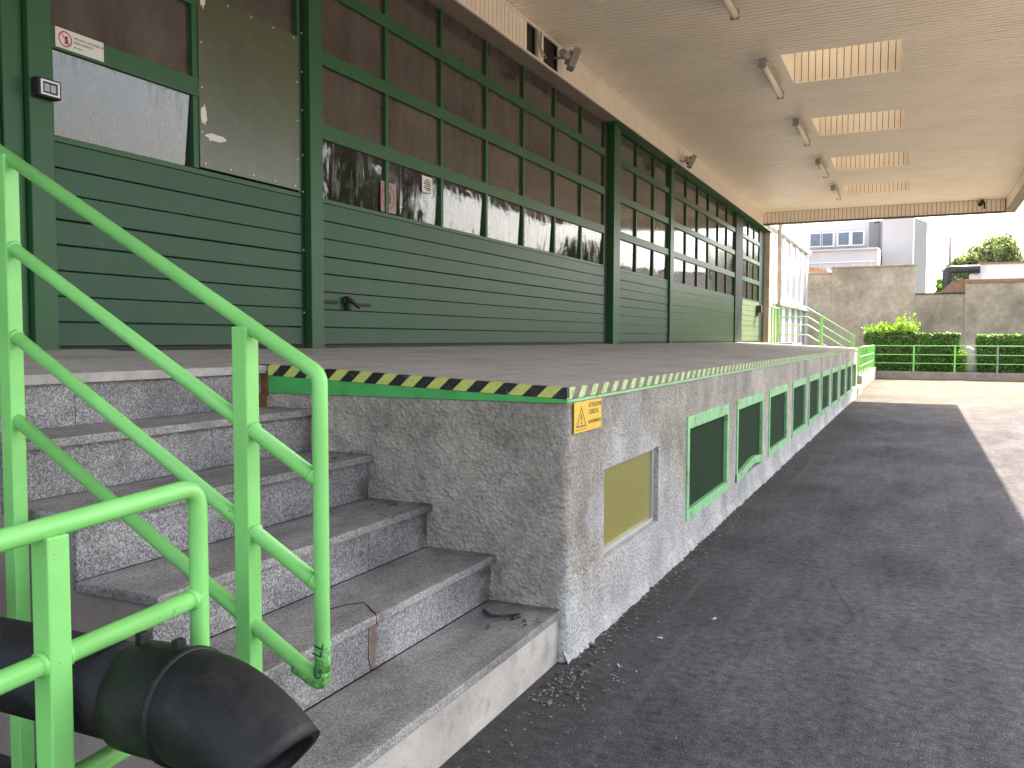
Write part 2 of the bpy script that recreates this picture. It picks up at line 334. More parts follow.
ROWS = [(2.655, 3.135), (3.26, 3.735), (3.85, 4.33), (4.44, 4.84)]
def planks(bm, y0, y1, z0, z1, n=8, x=WX):
    h = (z1-z0)/n
    for i in range(n):
        a = z0+i*h; g = .006 if i % 4 else .012
        box(bm, x-.04, x+.004*(i % 2)+.002, y0, y1, a+g/2, a+h-g/2, .004)
def door(name, y0, y1, ncol, label, lowmat='pane_low', skip=(), inset=0.0, tilt=0.0, clad='clad'):
    X = WX - inset
    bm = B()
    ys = [y0+(y1-y0)*i/ncol for i in range(ncol+1)]
    box(bm, X-.045, X+.002, y0, y1, 2.618, 2.653, .003)
    for (a, b), (c, d) in zip(ROWS, ROWS[1:]): box(bm, X-.045, X+.012, y0, y1, b, c, .004)
    for j, (a, b) in enumerate(ROWS):
        for i, y in enumerate(ys):
            if (i, j) in [(s[0]+1, s[1]) for s in skip if (s[0]+1) == -1]: continue
            hw = .024 if 0 < i < ncol else .02
            yy0, yy1 = (y-hw, y+hw) if 0 < i < ncol else ((y, y+.03) if i == 0 else (y-.03, y))
            box(bm, X-.045, X+.008, yy0, yy1, a+.0004, b-.0004, .003)
    d = obj('sectional_door', bm, M['green'], wh, label)
    bm = B(); planks(bm, y0, y1, 1.445, 2.617, x=X); box(bm, X-.06, X-.041, y0, y1, 1.445, 2.617); obj('cladding', bm, M[clad], d)
    bm = B(); box(bm, X-.05, X-.005, y0, y1, 1.395, 1.445); obj('rubber_seal', bm, M['rubber'], d)
    for j, (a, b) in enumerate(ROWS):
        for i in range(ncol):
            if (i, j) in skip: continue
            bm = B(); e = .0235 if True else 0
            u0 = ys[i]+(.03 if i == 0 else .024); u1 = ys[i+1]-(.03 if i == ncol-1 else .024)
            dx = random.uniform(-.002, .002); dz = random.uniform(-.002, .002)
            # slightly bowed sheet
            nu, nv = 8, 5; gv = [[None]*(nv+1) for _ in range(nu+1)]; bow = random.uniform(.0006, .002)*random.choice((1, 1, -1)); dz = dz*.5+tilt*(j == 0)
            for p in range(nu+1):
                for q in range(nv+1):
                    s, t = p/nu, q/nv
                    gv[p][q] = bm.verts.new((X-.022+dx*(s*2-1)+dz*(t*2-1)+bow*math.sin(math.pi*s)*math.sin(math.pi*t), u0+(u1-u0)*s, a+(b-a)*t))
            for p in range(nu):
                for q in range(nv):
                    f = bm.faces.new((gv[p][q], gv[p+1][q], gv[p+1][q+1], gv[p][q+1])); f.smooth = True
            bmesh.ops.solidify(bm, geom=bm.faces[:], thickness=.004); bm.normal_update()
            for f in bm.faces:
                if abs(f.normal.x) < .5:
                    f.smooth = False
                    for e in f.edges: e.smooth = False
            obj('window_pane', bm, M[lowmat] if j == 0 else M['pane'], d)
    return d
# door 1: two columns, one tall olive plexi sheet in the right one
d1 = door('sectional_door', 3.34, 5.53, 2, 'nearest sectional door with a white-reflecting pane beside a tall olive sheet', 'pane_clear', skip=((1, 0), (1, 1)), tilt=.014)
bm = B(); box(bm, WX-.02, WX+.016, 4.46, 5.50, 2.665, 3.86, .003); obj('patch_sheet', bm, M['pane_olive'], d1, 'tall olive plastic sheet screwed over two window openings')
for y, z in [(4.50+i*.235, z) for i in range(5) for z in (2.69, 3.83)]+[(y, z) for z in (2.9, 3.2, 3.5) for y in (4.475, 5.475)]:
    bm = B(); box(bm, WX+.0165, WX+.021, y, y+.012, z, z+.011); obj('screw', bm, M['alu'], d1)
d2 = door('sectional_door', 5.75, 12.83, 7, 'long seven-column sectional door with black handle and two stickers', tilt=.0085)
d3 = door('sectional_door', 13.43, 16.65, 3, 'narrow three-column sectional door between the dark pillar and the thin post', tilt=.003)
d4 = door('sectional_door', 16.94, 23.34, 6, 'far six-column sectional door with a bright lower half', clad='clad_far')  # cladding colour carries the yellow-green bounce of the sunlit deck
d5 = door('sectional_door', 24.36, 27.24, 3, 'last sectional door at the far end, partly in the sun', clad='clad_sunlit')  # paler green, lifted further in the colour so the sun patch shows
# white splashes on the olive sheet are thin dried filler
bm = B()
def splash(bm, x, y, z, w, h, n=14, seed=0):
    rr = random.Random(seed); pts = [(y+w*math.cos(2*math.pi*k/n)*rr.uniform(.5, 1), z+h*math.sin(2*math.pi*k/n)*rr.uniform(.5, 1)) for k in range(n)]
    f = bm.faces.new([bm.verts.new((x, a, b)) for a, b in pts]); ext = bmesh.ops.extrude_face_region(bm, geom=[f])
    for v in [e for e in ext['geom'] if isinstance(e, bmesh.types.BMVert)]: v.co.x += .002
bm.free()
for a in ((4.50, 3.02, .035, .09, 3), (4.60, 2.885, .13, .035, 5), (4.50, 3.80, .04, .07, 8)):
    bm = B(); splash(bm, WX+.0165, a[0], a[1], a[2], a[3], seed=a[4]); obj('filler_splash', bm, M['paper'], d1)
# handle and bolt of door 2
bm = B(); box(bm, WX+.004, WX+.03, 6.06, 6.20, 1.80, 1.84, .004); tube(bm, [(WX+.02, 6.10, 1.83), (WX+.06, 6.10, 1.83), (WX+.065, 6.22, 1.77)], .016, 10)
box(bm, WX+.004, WX+.05, 6.09, 6.13, 1.74, 1.86, .005)
box(bm, WX+.004, WX+.022, 5.79, 5.98, 1.79, 1.815, .003); box(bm, WX+.004, WX+.022, 6.25, 6.46, 1.785, 1.808, .003)
obj('handle', bm, M['rubber'], d2)
bm = B(); box(bm, WX, WX+.16, 26.75, 27.0, 2.30, 2.52, .01); box(bm, WX+.01, WX+.06, 26.8, 26.9, 2.2, 2.31); obj('lock_box', bm, M['dark'], d5)
# pedestrian leaf on the far left
bm = B(); box(bm, WX-.06, WX-.005, 2.2, 3.06, 1.39, 4.86, .005); box(bm, WX-.06, WX+.012, 3.066, 3.183, 1.39, 4.86, .005)
pd = obj('side_door', bm, M['green'], wh, 'plain green side door leaf at the left end of the doors')
bm = B(); box(bm, WX-.004, WX+.004, 2.985, 3.035, 2.45, 2.70, .002); o = obj('lock_plate', bm, M['alu'], pd)
bm = B(); tube(bm, [(WX+.004, 3.008, 2.63), (WX+.025, 3.008, 2.63)], .014, 10); obj('lock_cylinder', bm, M['dark'], pd)

# ---------------------------------------------------------------- canopy
CZ = 5.25; CY0 = -1.2; CY1 = 26.5; CX1 = 2.02; FZ = 4.915
cn = thing('canopy', 'wide canopy of beige metal slats over the loading dock with ribbed skylight recesses', 'canopy', (-4.25, CY0, CZ))
SKY = [(4.7, 6.1), (8.4, 9.8), (12.0, 13.4), (15.6, 17.0), (19.1, 20.6), (22.7, 24.1)]
SX0, SX1 = -1.745, -.29
bm = B(); p = .1; y = CY0
nsl = int((CY1-CY0)/p)
for i in range(nsl):
    a = CY0+i*p+.004; b = CY0+(i+1)*p-.004
    cut = any(a < s1-.05 and b > s0+.05 for s0, s1 in SKY)
    segs = [(-4.25, SX0), (SX1, CX1)] if cut else [(-4.25, CX1)]
    jit = random.uniform(-.0015, .0015)
    for x0, x1 in segs:
        # shallow tray: flat face with turned-up lips
        vs = [[bm.verts.new((x, yy, z)) for (yy, z) in ((a, CZ+.022+jit), (a+.006, CZ+.002+jit), (a+.014, CZ+jit), (b-.014, CZ+jit), (b-.006, CZ+.002+jit), (b, CZ+.022+jit))] for x in (x0, x1)]
        for k in range(5): bm.faces.new((vs[0][k], vs[0][k+1], vs[1][k+1], vs[1][k]))
obj('ceiling_slats', bm, M['slat'], cn)
bm = B(); ys = [CY0] + [v for s in SKY for v in s] + [CY1]
for k in range(0, len(ys), 2): box(bm, -4.25, CX1+.2, ys[k]+(.023 if k else 0), ys[k+1]-.023, CZ+.024, CZ+.06)
for s0, s1 in SKY: box(bm, -4.25, SX0-.023, s0-.023, s1+.023, CZ+.024, CZ+.06); box(bm, SX1+.023, CX1+.2, s0-.023, s1+.023, CZ+.024, CZ+.06)
obj('ceiling_backing', bm, M['gap'], cn)
# skylight recesses
def ribs(bm, axis, lo, hi, at, z0, z1, depth, pitch=.1, skipat=(), g=.007):
    n = max(1, int(round((hi-lo)/pitch))); q = (hi-lo)/n
    for i in range(n):
        if i in skipat: continue
        a, b = lo+i*q+g, lo+(i+1)*q-g
        if axis == 'x': box(bm, a, b, min(at, at+depth), max(at, at+depth), z0, z1)
        else: box(bm, min(at, at+depth), max(at, at+depth), a, b, z0, z1)
for s0, s1 in SKY:
    bm = B(); zt = CZ+.55
    ribs(bm, 'x', SX0, SX1, s1, CZ+.001, zt, .02, g=.005); ribs(bm, 'x', SX0, SX1, s0, CZ+.001, zt, -.02)
    ribs(bm, 'y', s0, s1, SX0, CZ+.001, zt, -.02); ribs(bm, 'y', s0, s1, SX1, CZ+.001, zt, .02)
    rc = obj('skylight_recess', bm, M['slat'], cn)
    bm = B(); box(bm, SX0-.06, SX1+.06, s1+.022, s1+.05, CZ+.062, zt); box(bm, SX0-.06, SX1+.06, s0-.05, s0-.022, CZ+.062, zt)
    box(bm, SX0-.05, SX0-.022, s0-.02, s1+.02, CZ+.062, zt); box(bm, SX1+.022, SX1+.05, s0-.02, s1+.02, CZ+.062, zt); obj('recess_backing', bm, M['gap'], rc)
    bm = B(); box(bm, SX0-.06, SX1+.06, s0-.06, s1+.06, zt+.002, zt+.012); obj('dome', bm, M['opal'], rc)
# roof slab around recesses
bm = B()
for k in range(0, len(ys), 2):
    box(bm, -4.9, CX1+.22, ys[k]+(.07 if k else 0), ys[k+1]-(.07 if k+1 < len(ys)-1 else 0), CZ+.35, CZ+.5)
for s0, s1 in SKY: box(bm, -4.9, SX0-.07, s0-.07, s1+.07, CZ+.35, CZ+.5); box(bm, SX1+.07, CX1+.22, s0-.07, s1+.07, CZ+.35, CZ+.5)
obj('roof', bm, M['grey'], cn)
# wall-side fascia with a broken gap
bm = B(); n = int(round((CY1-CY0)/.1)); GAP = set(range(int((9.40-CY0)/.1), int((9.66-CY0)/.1))) | set(range(int((9.90-CY0)/.1), int((10.36-CY0)/.1)))
ribs(bm, 'y', CY0, 9.40, -4.25, FZ-.03, CZ-.03, -.018); wf = obj('wall_fascia', bm, M['slat'], cn)
bm = B(); ribs(bm, 'y', 9.66, 9.90, -4.25, FZ-.03, CZ-.03, -.018); obj('wall_fascia', bm, M['slat'], cn, 'short loose piece of slatted fascia left between the two gaps')
bm = B(); ribs(bm, 'y', 10.36, CY1, -4.25, FZ-.03, CZ-.03, -.018); obj('wall_fascia', bm, M['slat'], cn)
bm = B(); box(bm, -4.27, -4.235, CY0, CY1, CZ-.028, CZ-.004, .003); box(bm, -4.27, -4.235, CY0, CY1, FZ-.052, FZ-.032, .003); obj('edge_trim', bm, M['slat'], wf)
bm = B(); box(bm, -4.36, -4.30, CY0, 28.0, FZ-.016, CZ+.02); obj('fascia_void', bm, M['gap'], wf)
bm = B(); tube(bm, [(-4.24, 9.70, 5.22), (-4.235, 9.73, 5.05), (-4.22, 9.80, 4.92)], .008, 6); tube(bm, [(-4.24, 9.80, 5.24), (-4.22, 9.74, 5.0), (-4.2, 9.86, 4.93), (-4.24, 9.92, 4.95)], .009, 6)
box(bm, -4.262, -4.24, 9.66, 9.72, FZ-.03, CZ-.03); obj('loose_wire', bm, M['grey'], wf)
bm = B(); ribs(bm, 'x', -4.25, CX1-.02, CY1, FZ, CZ-.002, .02, .11); ff = obj('end_fascia', bm, M['slat'], cn)
bm = B(); box(bm, -4.25, CX1+.22, CY1+.022, CY1+.2, FZ+.012, CZ+.35); obj('fascia_backing', bm, M['lintel'], ff)
bm = B(); box(bm, -4.25, CX1+.23, CY1-.012, CY1+.22, FZ-.02, FZ+.008, .004); obj('edge_trim', bm, M['dark'], ff)
bm = B(); ribs(bm, 'y', CY0, CY1-.01, CX1, FZ, CZ-.002, .02, .11); sf = obj('side_fascia', bm, M['slat'], cn)
bm = B(); box(bm, CX1+.024, CX1+.20, CY0, CY1+.02, FZ+.012, CZ+.35); obj('fascia_backing', bm, M['lintel'], sf)
bm = B(); box(bm, CX1-.012, CX1+.23, CY0, CY1-.02, FZ-.02, FZ+.008, .004); obj('edge_trim', bm, M['lintel'], sf)

# fluorescent ceiling lights
def ceiling_light(y, label):
    t = thing('ceiling_light', label, 'light', (-1.94, y, CZ), 'fluorescent lights hung below the canopy')
    bm = B(); box(bm, -1.985, -1.895, y-.80, y+.80, CZ-.125, CZ-.075, .012); box(bm, -1.955, -1.925, y-.45, y-.42, CZ-.086, CZ+.0); box(bm, -1.955, -1.925, y+.42, y+.45, CZ-.086, CZ+.0)
    obj('housing', bm, M['grey'], t)
    bm = B(); tube(bm, [(-1.94, y-.80, CZ-.15), (-1.94, y+.80, CZ-.15)], .042, 12); obj('diffuser', bm, M['tube'], t)
    for a in (y-.825, y+.802):
        bm = B(); box(bm, -1.99, -1.89, a, a+.023, CZ-.195, CZ-.07, .006); obj('end_cap', bm, M['grey'], t)
    return t
for y, lb in ((9.1, 'ceiling light cut by the top edge of the picture'), (12.6, 'fluorescent light beside the nearest ribbed skylight recess'), (16.0, 'fluorescent light beside the second ribbed skylight recess'),
              (19.5, 'fluorescent light beside the third ribbed skylight recess'), (22.85, 'farthest fluorescent light, beside the last ribbed skylight recess')):
    ceiling_light(y, lb)
# floodlights
def flood(loc, dirv, label, s=1.0):
    t = thing('floodlight', label, 'floodlight', loc, 'small floodlights fixed to the canopy edge'); L = Vector(loc); D = Vector(dirv).normalized()
    q = D.to_track_quat('Z', 'Y').to_matrix().to_4x4(); q.translation = L
    bm = B(); box(bm, -.085*s, .085*s, -.11*s, .11*s, -.05*s, .03*s, .012*s); box(bm, -.055*s, .055*s, -.07*s, .07*s, -.09*s, -.05*s, .01*s); bm.transform(q); obj('housing', bm, M['grey'], t)
    bm = B(); box(bm, -.07*s, .07*s, -.095*s, .095*s, .0305*s, .036*s); bm.transform(q); obj('lens', bm, M['tube'], t)
    bm = B(); tube(bm, [L-D*.05*s, L-D*.05*s+Vector((-.0, -.12*s, -.02))], .012*s, 8); tube(bm, [L+Vector((0, -.13*s, -.02)), L+Vector((-.18*s, -.16*s, 0))], .014*s, 8)
    tube(bm, [L+Vector((-.05, -.13*s, -.02)), L+Vector((-.05, -.13*s, .0)), L+Vector((-.05, -.24*s, .02))], .045*s, 10); obj('bracket', bm, M['grey'], t)
    return t
flood((-4.02, 10.35, 5.02), (.75, .45, -.35), 'floodlight in the broken gap of the slatted fascia', 1.15)
flood((-4.05, 16.75, 4.93), (.75, .3, -.4), 'floodlight further along the wall fascia above the narrow door', 1.1)
def camera_dome(x, y, z, label):
    t = thing('security_camera', label, 'camera', (x, y, z), 'small cameras under the outer canopy edge')
    bm = B(); tube(bm, [(x, y+.06, z+.05), (x, y-.02, z), (x-.03, y-.17, z-.03)], .055, 12); obj('body', bm, M['dark'], t)
    bm = B(); tube(bm, [(x+.08, y-.05, z-.14), (x+.08, y-.05, z+.02), (x+.02, y+.04, z+.12)], .025, 8); obj('bracket', bm, M['dark'], t)
    bm = B(); tube(bm, [(x-.03, y-.17, z-.03), (x-.032, y-.185, z-.033)], .04, 12); obj('lens', bm, M['rubber'], t)
camera_dome(1.42, 26.34, 5.12, 'small camera on the far slatted canopy edge')
camera_dome(1.93, 19.6, 5.12, 'small camera on the right-hand canopy edge')

# ---------------------------------------------------------------- loading dock
dk = thing('loading_dock', 'long raised loading dock with rough grey wall and hazard-striped edge', 'loading dock', (FX, YC, 0))
WIN = [(4.19, 5.22)]; VENTS = []
VS = [5.93, 7.75, 9.58, 11.5, 13.35, 15.2, 17.03, 18.9, 20.75, 22.55]
for v in VS: VENTS.append((v, v+(1.44 if v < 15 else 1.38)))
ZB, ZT = .222, .952; TW = 1.205
bm = B(); x0 = FX-.22
box(bm, x0, FX, YC, YD, -.05, ZB); box(bm, x0, FX, YC, 5.6, ZB, .362); box(bm, x0, FX, YC, YD, ZT, TW); box(bm, x0, FX, YC, 5.6, .832, ZT)
edges = [YC] ; opens = [(4.19, 5.22)] + VENTS
prev = YC
for a, b in opens + [(YD, YD)]:
    zlo, zhi = (ZB, ZT)
    if prev < 5.6: 
        # piers round the blanked window
        if a < 5: box(bm, x0, FX, prev, a, .362, .832)
        else: box(bm, x0, FX, prev, 5.6, .362, .832); box(bm, x0, FX, 5.6, a, ZB, ZT)
    else:
        if a > prev+.01: box(bm, x0, FX, prev, a, ZB, ZT)
    prev = b
bmesh.ops.remove_doubles(bm, verts=bm.verts, dist=.0001)
box(bm, -3.19, x0-.001, YC, YC+.2, -.05, TW)          # end wall beside the stairs
box(bm, WX-.02, FX-.001, YD-.2, YD, -.05, TW) if False else None
# uneven skirt of mortar at the foot
dockwall = obj('wall', bm, M['render'], dk)
# end wall as a displaced sheet, so its rough outline is real
from mathutils import noise as NZ
def rough_sheet(p0, u, v, nu, nv, nrm, amp, mat, name, parent, hole=None):
    bm = B(); P0 = Vector(p0); U = Vector(u); V = Vector(v); Nn = Vector(nrm); g = []
    for i in range(nu+1):
        row = []
        for j in range(nv+1):
            p = P0+U*(i/nu)+V*(j/nv); edge = min(i, nu-i, j, nv-j)
            a = (NZ.noise(p*9)*.5+NZ.noise(p*26)*.35+NZ.noise(p*60)*.3)*amp+amp*.9
            row.append(bm.verts.new(p+Nn*(a if edge > 0 else 0)))
        g.append(row)
    for i in range(nu):
        for j in range(nv):
            f = bm.faces.new((g[i][j], g[i+1][j], g[i+1][j+1], g[i][j+1])); f.smooth = True
    return obj(name, bm, mat, parent)
def rough_corner():
    rad = .035; o_ = .011; path = []; x = -3.19
    while x < FX+o_-rad: path.append((x, YC-o_, 0, -1)); x += .012
    for k in range(7): a = -math.pi/2+math.pi/2*k/6; path.append((FX+o_-rad+rad*math.cos(a), YC-o_+rad+rad*math.sin(a), math.cos(a), math.sin(a)))
    y = YC-o_+rad+.012
    while y < 4.185: path.append((FX+o_*max(.1, 1-(y-YC)/.55), y, 1, 0)); y += .012
    bm = B(); nv = 104; g = []
    for i, (x, y, nx, ny) in enumerate(path):
        row = []
        for j in range(nv+1):
            z = -.01+(TW+.008)*j/nv; p = Vector((x, y, z)); sc_ = 1 if y < 3.9 else max(.0, 1-(y-3.9)/.28)
            a = (NZ.noise(p*7)*.6+NZ.noise(p*22)*.4+NZ.noise(p*55)*.35)*.008*sc_*(j < nv-1)
            row.append(bm.verts.new((x+nx*a, y+ny*a, z)))
        g.append(row)
    for i in range(len(path)-1):
        for j in range(nv): f = bm.faces.new((g[i][j], g[i+1][j], g[i+1][j+1], g[i][j+1])); f.smooth = True
    obj('rough_corner_face', bm, M['render'], dk)
rough_corner()
bm = B()   # mortar fillet along the foot of the front
py = YC-.02; prevv = None
while py < YD:
    wdt = .018+.03*abs(NZ.noise(Vector((py*2.2, 3, 1))))+.02*random.random(); ht = .05+.10*abs(NZ.noise(Vector((py*1.7, 9, 4))))
    cur = [bm.verts.new((FX+.001, py, ht)), bm.verts.new((FX+wdt*.45, py, ht*.5)), bm.verts.new((FX+wdt, py, -.01))]
    if prevv:
        for k in range(2): bm.faces.new((prevv[k], prevv[k+1], cur[k+1], cur[k]))
    prevv = cur; py += .035 if py < 8 else .12
obj('mortar_skirt', bm, M['render'], dk)
# deck screed (falls towards the front)
bm = B(); vs = []
NX, NY = 12, 84
g = [[None]*(NY+1) for _ in range(NX+1)]
for i in range(NX+1):
    for j in range(NY+1):
        x = WX-.2+(FX-.004-(WX-.2))*i/NX; y = YC+.006+(YD-YC)*j/NY
        g[i][j] = bm.verts.new((x, y, deckz(x)+.004*NZ.noise(Vector((x*.8, y*.5, 0)))*(0 < i < NX)*(0 < j)))
for i in range(NX):
    for j in range(NY): f = bm.faces.new((g[i][j], g[i+1][j], g[i+1][j+1], g[i][j+1])); f.smooth = True
obj('deck', bm, M['screed'], dk)
bm = B(); box(bm, -4.65, FX-.23, YC+.25, YD-.05, 1.0, 1.19); obj('slab', bm, M['render'], dk)
bm = B(); box(bm, WX-.02, FX-.001, YD-.15, YD+.0, 0, 1.205); obj('far_end_wall', bm, M['render'], dk)
# end edge: level green steel angle, tape above following the fall
def wedge(bm, y0, y1, pts):
    a = [bm.verts.new((x, y0, z)) for x, z in pts]; b = [bm.verts.new((x, y1, z)) for x, z in pts]; n = len(pts)
    bm.faces.new(a); bm.faces.new(b[::-1])
    for i in range(n): bm.faces.new((a[i], b[i], b[(i+1) % n], a[(i+1) % n]))
xl, xr = -3.17, FX+.012
bm = B(); wedge(bm, YC-.02, YC+.012, [(xl, TW+.001), (xr, TW+.001), (xr, deckz(xr)-.052), (xl, deckz(xl)-.058)]); ea = obj('steel_angle', bm, M['anglegreen'], dk)
bm = B(); wedge(bm, YC-.022, YC+.010, [(xl, deckz(xl)-.056), (xr, deckz(xr)-.050), (xr, deckz(xr)+.002), (xl, deckz(xl)+.003)]); obj('hazard_tape', bm, M['stripe_end'], ea)
# front edge
bm = B(); box(bm, FX-.005, FX+.009, YC+.011, 17.5, TW+.018, deckz(FX)+.002, .002); obj('hazard_edge', bm, M['stripe_front'], dk)
bm = B(); box(bm, FX-.005, FX+.011, YC+.011, YD, TW+.001, TW+.016, .002); obj('edge_angle', bm, M['bright'], dk)
bm = B(); box(bm, FX-.006, FX+.007, 17.5, YD, TW+.018, deckz(FX)+.002, .003); obj('worn_edge', bm, M['kerb'], dk)
# blanked window
fr = B(); f0 = FX-.055
for a in ((4.19, 5.22, .362, .385), (4.19, 5.22, .81, .832), (4.19, 4.212, .385, .81), (5.19, 5.22, .385, .81)): box(fr, FX-.08, FX-.028, a[0], a[1], a[2], a[3], .003)
wf_ = obj('blanked_window', fr, M['alu'], dk, 'low window in the dock wall blanked with a mustard sheet')
bm = B(); box(bm, FX-.07, FX-.045, 4.205, 5.195, .38, .815); obj('mustard_sheet', bm, M['yellow'], wf_)
# vents
for k, (a, b) in enumerate(VENTS):
    fr = B(); t = .06; o_ = .012
    box(fr, FX-.04, FX+o_, a, b, ZT-.085, ZT+.004, .004)
    if k == 1:   # lower rail buckled upwards by a knock
        nb = 14
        for q in range(nb):
            h0, h1 = (.05*math.exp(-((q/nb-.62)/.30)**2), .05*math.exp(-(((q+1)/nb-.62)/.30)**2)); u0, u1 = a+(b-a)*q/nb, a+(b-a)*(q+1)/nb
            v8 = [fr.verts.new(p) for p in ((FX-.04, u0, ZB-.004+h0), (FX+o_, u0, ZB-.004+h0), (FX+o_, u0, ZB+.07+h0), (FX-.04, u0, ZB+.07+h0), (FX-.04, u1, ZB-.004+h1), (FX+o_, u1, ZB-.004+h1), (FX+o_, u1, ZB+.07+h1), (FX-.04, u1, ZB+.07+h1))]
            for ff_ in ((0, 1, 5, 4), (1, 2, 6, 5), (2, 3, 7, 6), (3, 0, 4, 7)): fr.faces.new([v8[i] for i in ff_])
    else: box(fr, FX-.04, FX+o_, a, b, ZB-.004, ZB+.07, .004)
    box(fr, FX-.04, FX+o_, a, a+t, ZB+.0705, ZT-.0855, .004); box(fr, FX-.04, FX+o_, b-t, b, ZB+.0705, ZT-.0855, .004)
    vw = obj('vent_window', fr, M['bright'], dk)
    bm = B(); box(bm, FX-.032, FX-.02, a+t-.004, b-t+.004, ZB+.066, ZT-.081); obj('mesh_panel', bm, M['mesh'], vw)
# warning plate
ws = thing('warning_sign', 'yellow warning plate with triangle below the striped dock corner', 'sign', (FX, 3.88, 1.13))
bm = B(); box(bm, FX+.019, FX+.023, 3.70, 4.075, 1.060, 1.205, .001); obj('plate', bm, M['tape'], ws)
bm = B(); X = FX+.0235
def tri(bm, y, z, s, t):
    o3 = [(y-s, z), (y+s, z), (y, z+s*1.45)]; c = (y, z+s*.48); i3 = [(c[0]+(a-c[0])*t, c[1]+(b-c[1])*t) for a, b in o3]
    for k in range(3):
        a, b, c2, d = o3[k], o3[(k+1) % 3], i3[(k+1) % 3], i3[k]; quad(bm, (X, *a), (X, *b), (X, *c2), (X, *d))
tri(bm, 3.79, 1.085, .068, .78); 
for q in ((3.715, 3.865, 1.072, 1.075),): quad(bm, (X, q[0], q[2]), (X, q[1], q[2]), (X, q[1], q[3]), (X, q[0], q[3]))
quad(bm, (X, 3.783, 1.115), (X, 3.797, 1.115), (X, 3.799, 1.145), (X, 3.781, 1.145)); quad(bm, (X, 3.78, 1.098), (X, 3.80, 1.098), (X, 3.80, 1.108), (X, 3.78, 1.108))
obj('triangle', bm, M['inkd'], ws)
for body, z, s in (('ATTENZIONE', 1.172, .030), ('CARICHI', 1.137, .034), ('IN MOVIMENTO', 1.092, .025)):
    text('lettering', body, M['inkd'], ws, (X, 3.888, z), (0, 1, 0), (0, 0, 1), s)

# ---------------------------------------------------------------- granite stairs
SY0, SY1 = 1.94, YC-.012
st = thing('granite_stairs', 'speckled grey granite stairs climbing beside the dock to the landing', 'stairs', (-2.9, SY0, 0))
NOS = [(-3.18, 1.352), (-2.86, 1.13), (-2.497, .91), (-2.150, .685), (-1.802, .47), (-1.462, .25)]
for i, (x, z) in enumerate(NOS):
    back = (WX-.0) if i == 0 else NOS[i-1][0]-.03
    th = .035 if i else .04
    bm = B()
    if i: box(bm, back, x, SY0, SY1, z-th, z, .006)
    else: wedge(bm, SY0, SY1+.01, [(WX-.1, 1.2), (x, z-th), (x, z), (WX-.1, 1.438)])
    obj('landing' if i == 0 else 'tread', bm, M['granite_top'] if i else M['screed'], st)
    zb = NOS[i+1][1] if i < 5 else 0
    bm = B()
    if i < 5:
        ysp = SY0+.55+.35*(i % 2)+.1*i
        box(bm, x-.035-.02, x-.035, SY0+.012, min(ysp, SY1)-.0015, zb, z-th); box(bm, x-.035-.02, x-.035, ysp+.0015, SY1, zb, z-th)
        obj('riser', bm, M['granite'], st)
    else:
        box(bm, x-.06, x-.02, SY0+.012, SY1+.01, -.02, z-th); obj('riser', bm, M['stepface'], st)
bm = B()   # plastered flank
pts = [(WX, 0), (-1.50, 0), (-1.50, .21)]
for i in range(5, 0, -1):
    x1, z1 = NOS[i]; x0_, z0_ = NOS[i-1]
    pts += [(x0_-.057, NOS[i][1]-.036)] if False else [(x0_-.056, z1-.036), (x0_-.056, z0_-.041)]
pts += [(WX, 1.31)]
wedge(bm, SY0+.015, SY0+.2, pts); obj('flank_wall', bm, M['plaster'], st)
bm = B(); box(bm, -3.62, -3.19, SY1-.1, SY1+.2, 1.0, 1.20) ; box(bm, -3.26, -3.172, YC-.03, YC+.02, 1.19, 1.325, .004); obj('rusty_stop', bm, M['rust'], st)
bm = B(); tube(bm, [(-2.0, 2.62, .4705), (-1.975, 2.70, .4705), (-1.93, 2.745, .4705), (-1.803, 2.64, .4705), (-1.8005, 2.64, .436)], .0028, 5); tube(bm, [(-1.8375, 2.64, .435), (-1.8365, 2.635, .30), (-1.8365, 2.65, .252)], .0025, 5); obj('crack', bm, M['dark'], st)
bm = B(); quad(bm, (-1.8565, 2.66, .48), (-1.8565, 2.76, .48), (-1.8565, 2.75, .26), (-1.8565, 2.69, .26))
bmesh.ops.translate(bm, verts=bm.verts, vec=(.0215, 0, 0)); bmesh.ops.solidify(bm, geom=bm.faces[:], thickness=.002); bm.free()
# landing continues to the left
bm = B(); box(bm, WX, -3.62, -1, SY0-.002, 0, 1.30); wedge(bm, -1, SY0-.002, [(WX-.1, 1.302), (-3.6, 1.302), (-3.6, 1.37), (WX-.1, 1.437)]); obj('landing_extension', bm, M['plaster'], st)

sp = B(); tube(sp, [(-1.775, 3.46, .258), (-1.70, 3.385, .262), (-1.635, 3.40, .266), (-1.59, 3.46, .262), (-1.60, 3.40, .258)], .007, 6)
tag(obj('iron_strap', sp, M['dark']), 'bent dark iron strap lying on the lowest step by the dock wall', 'scrap')

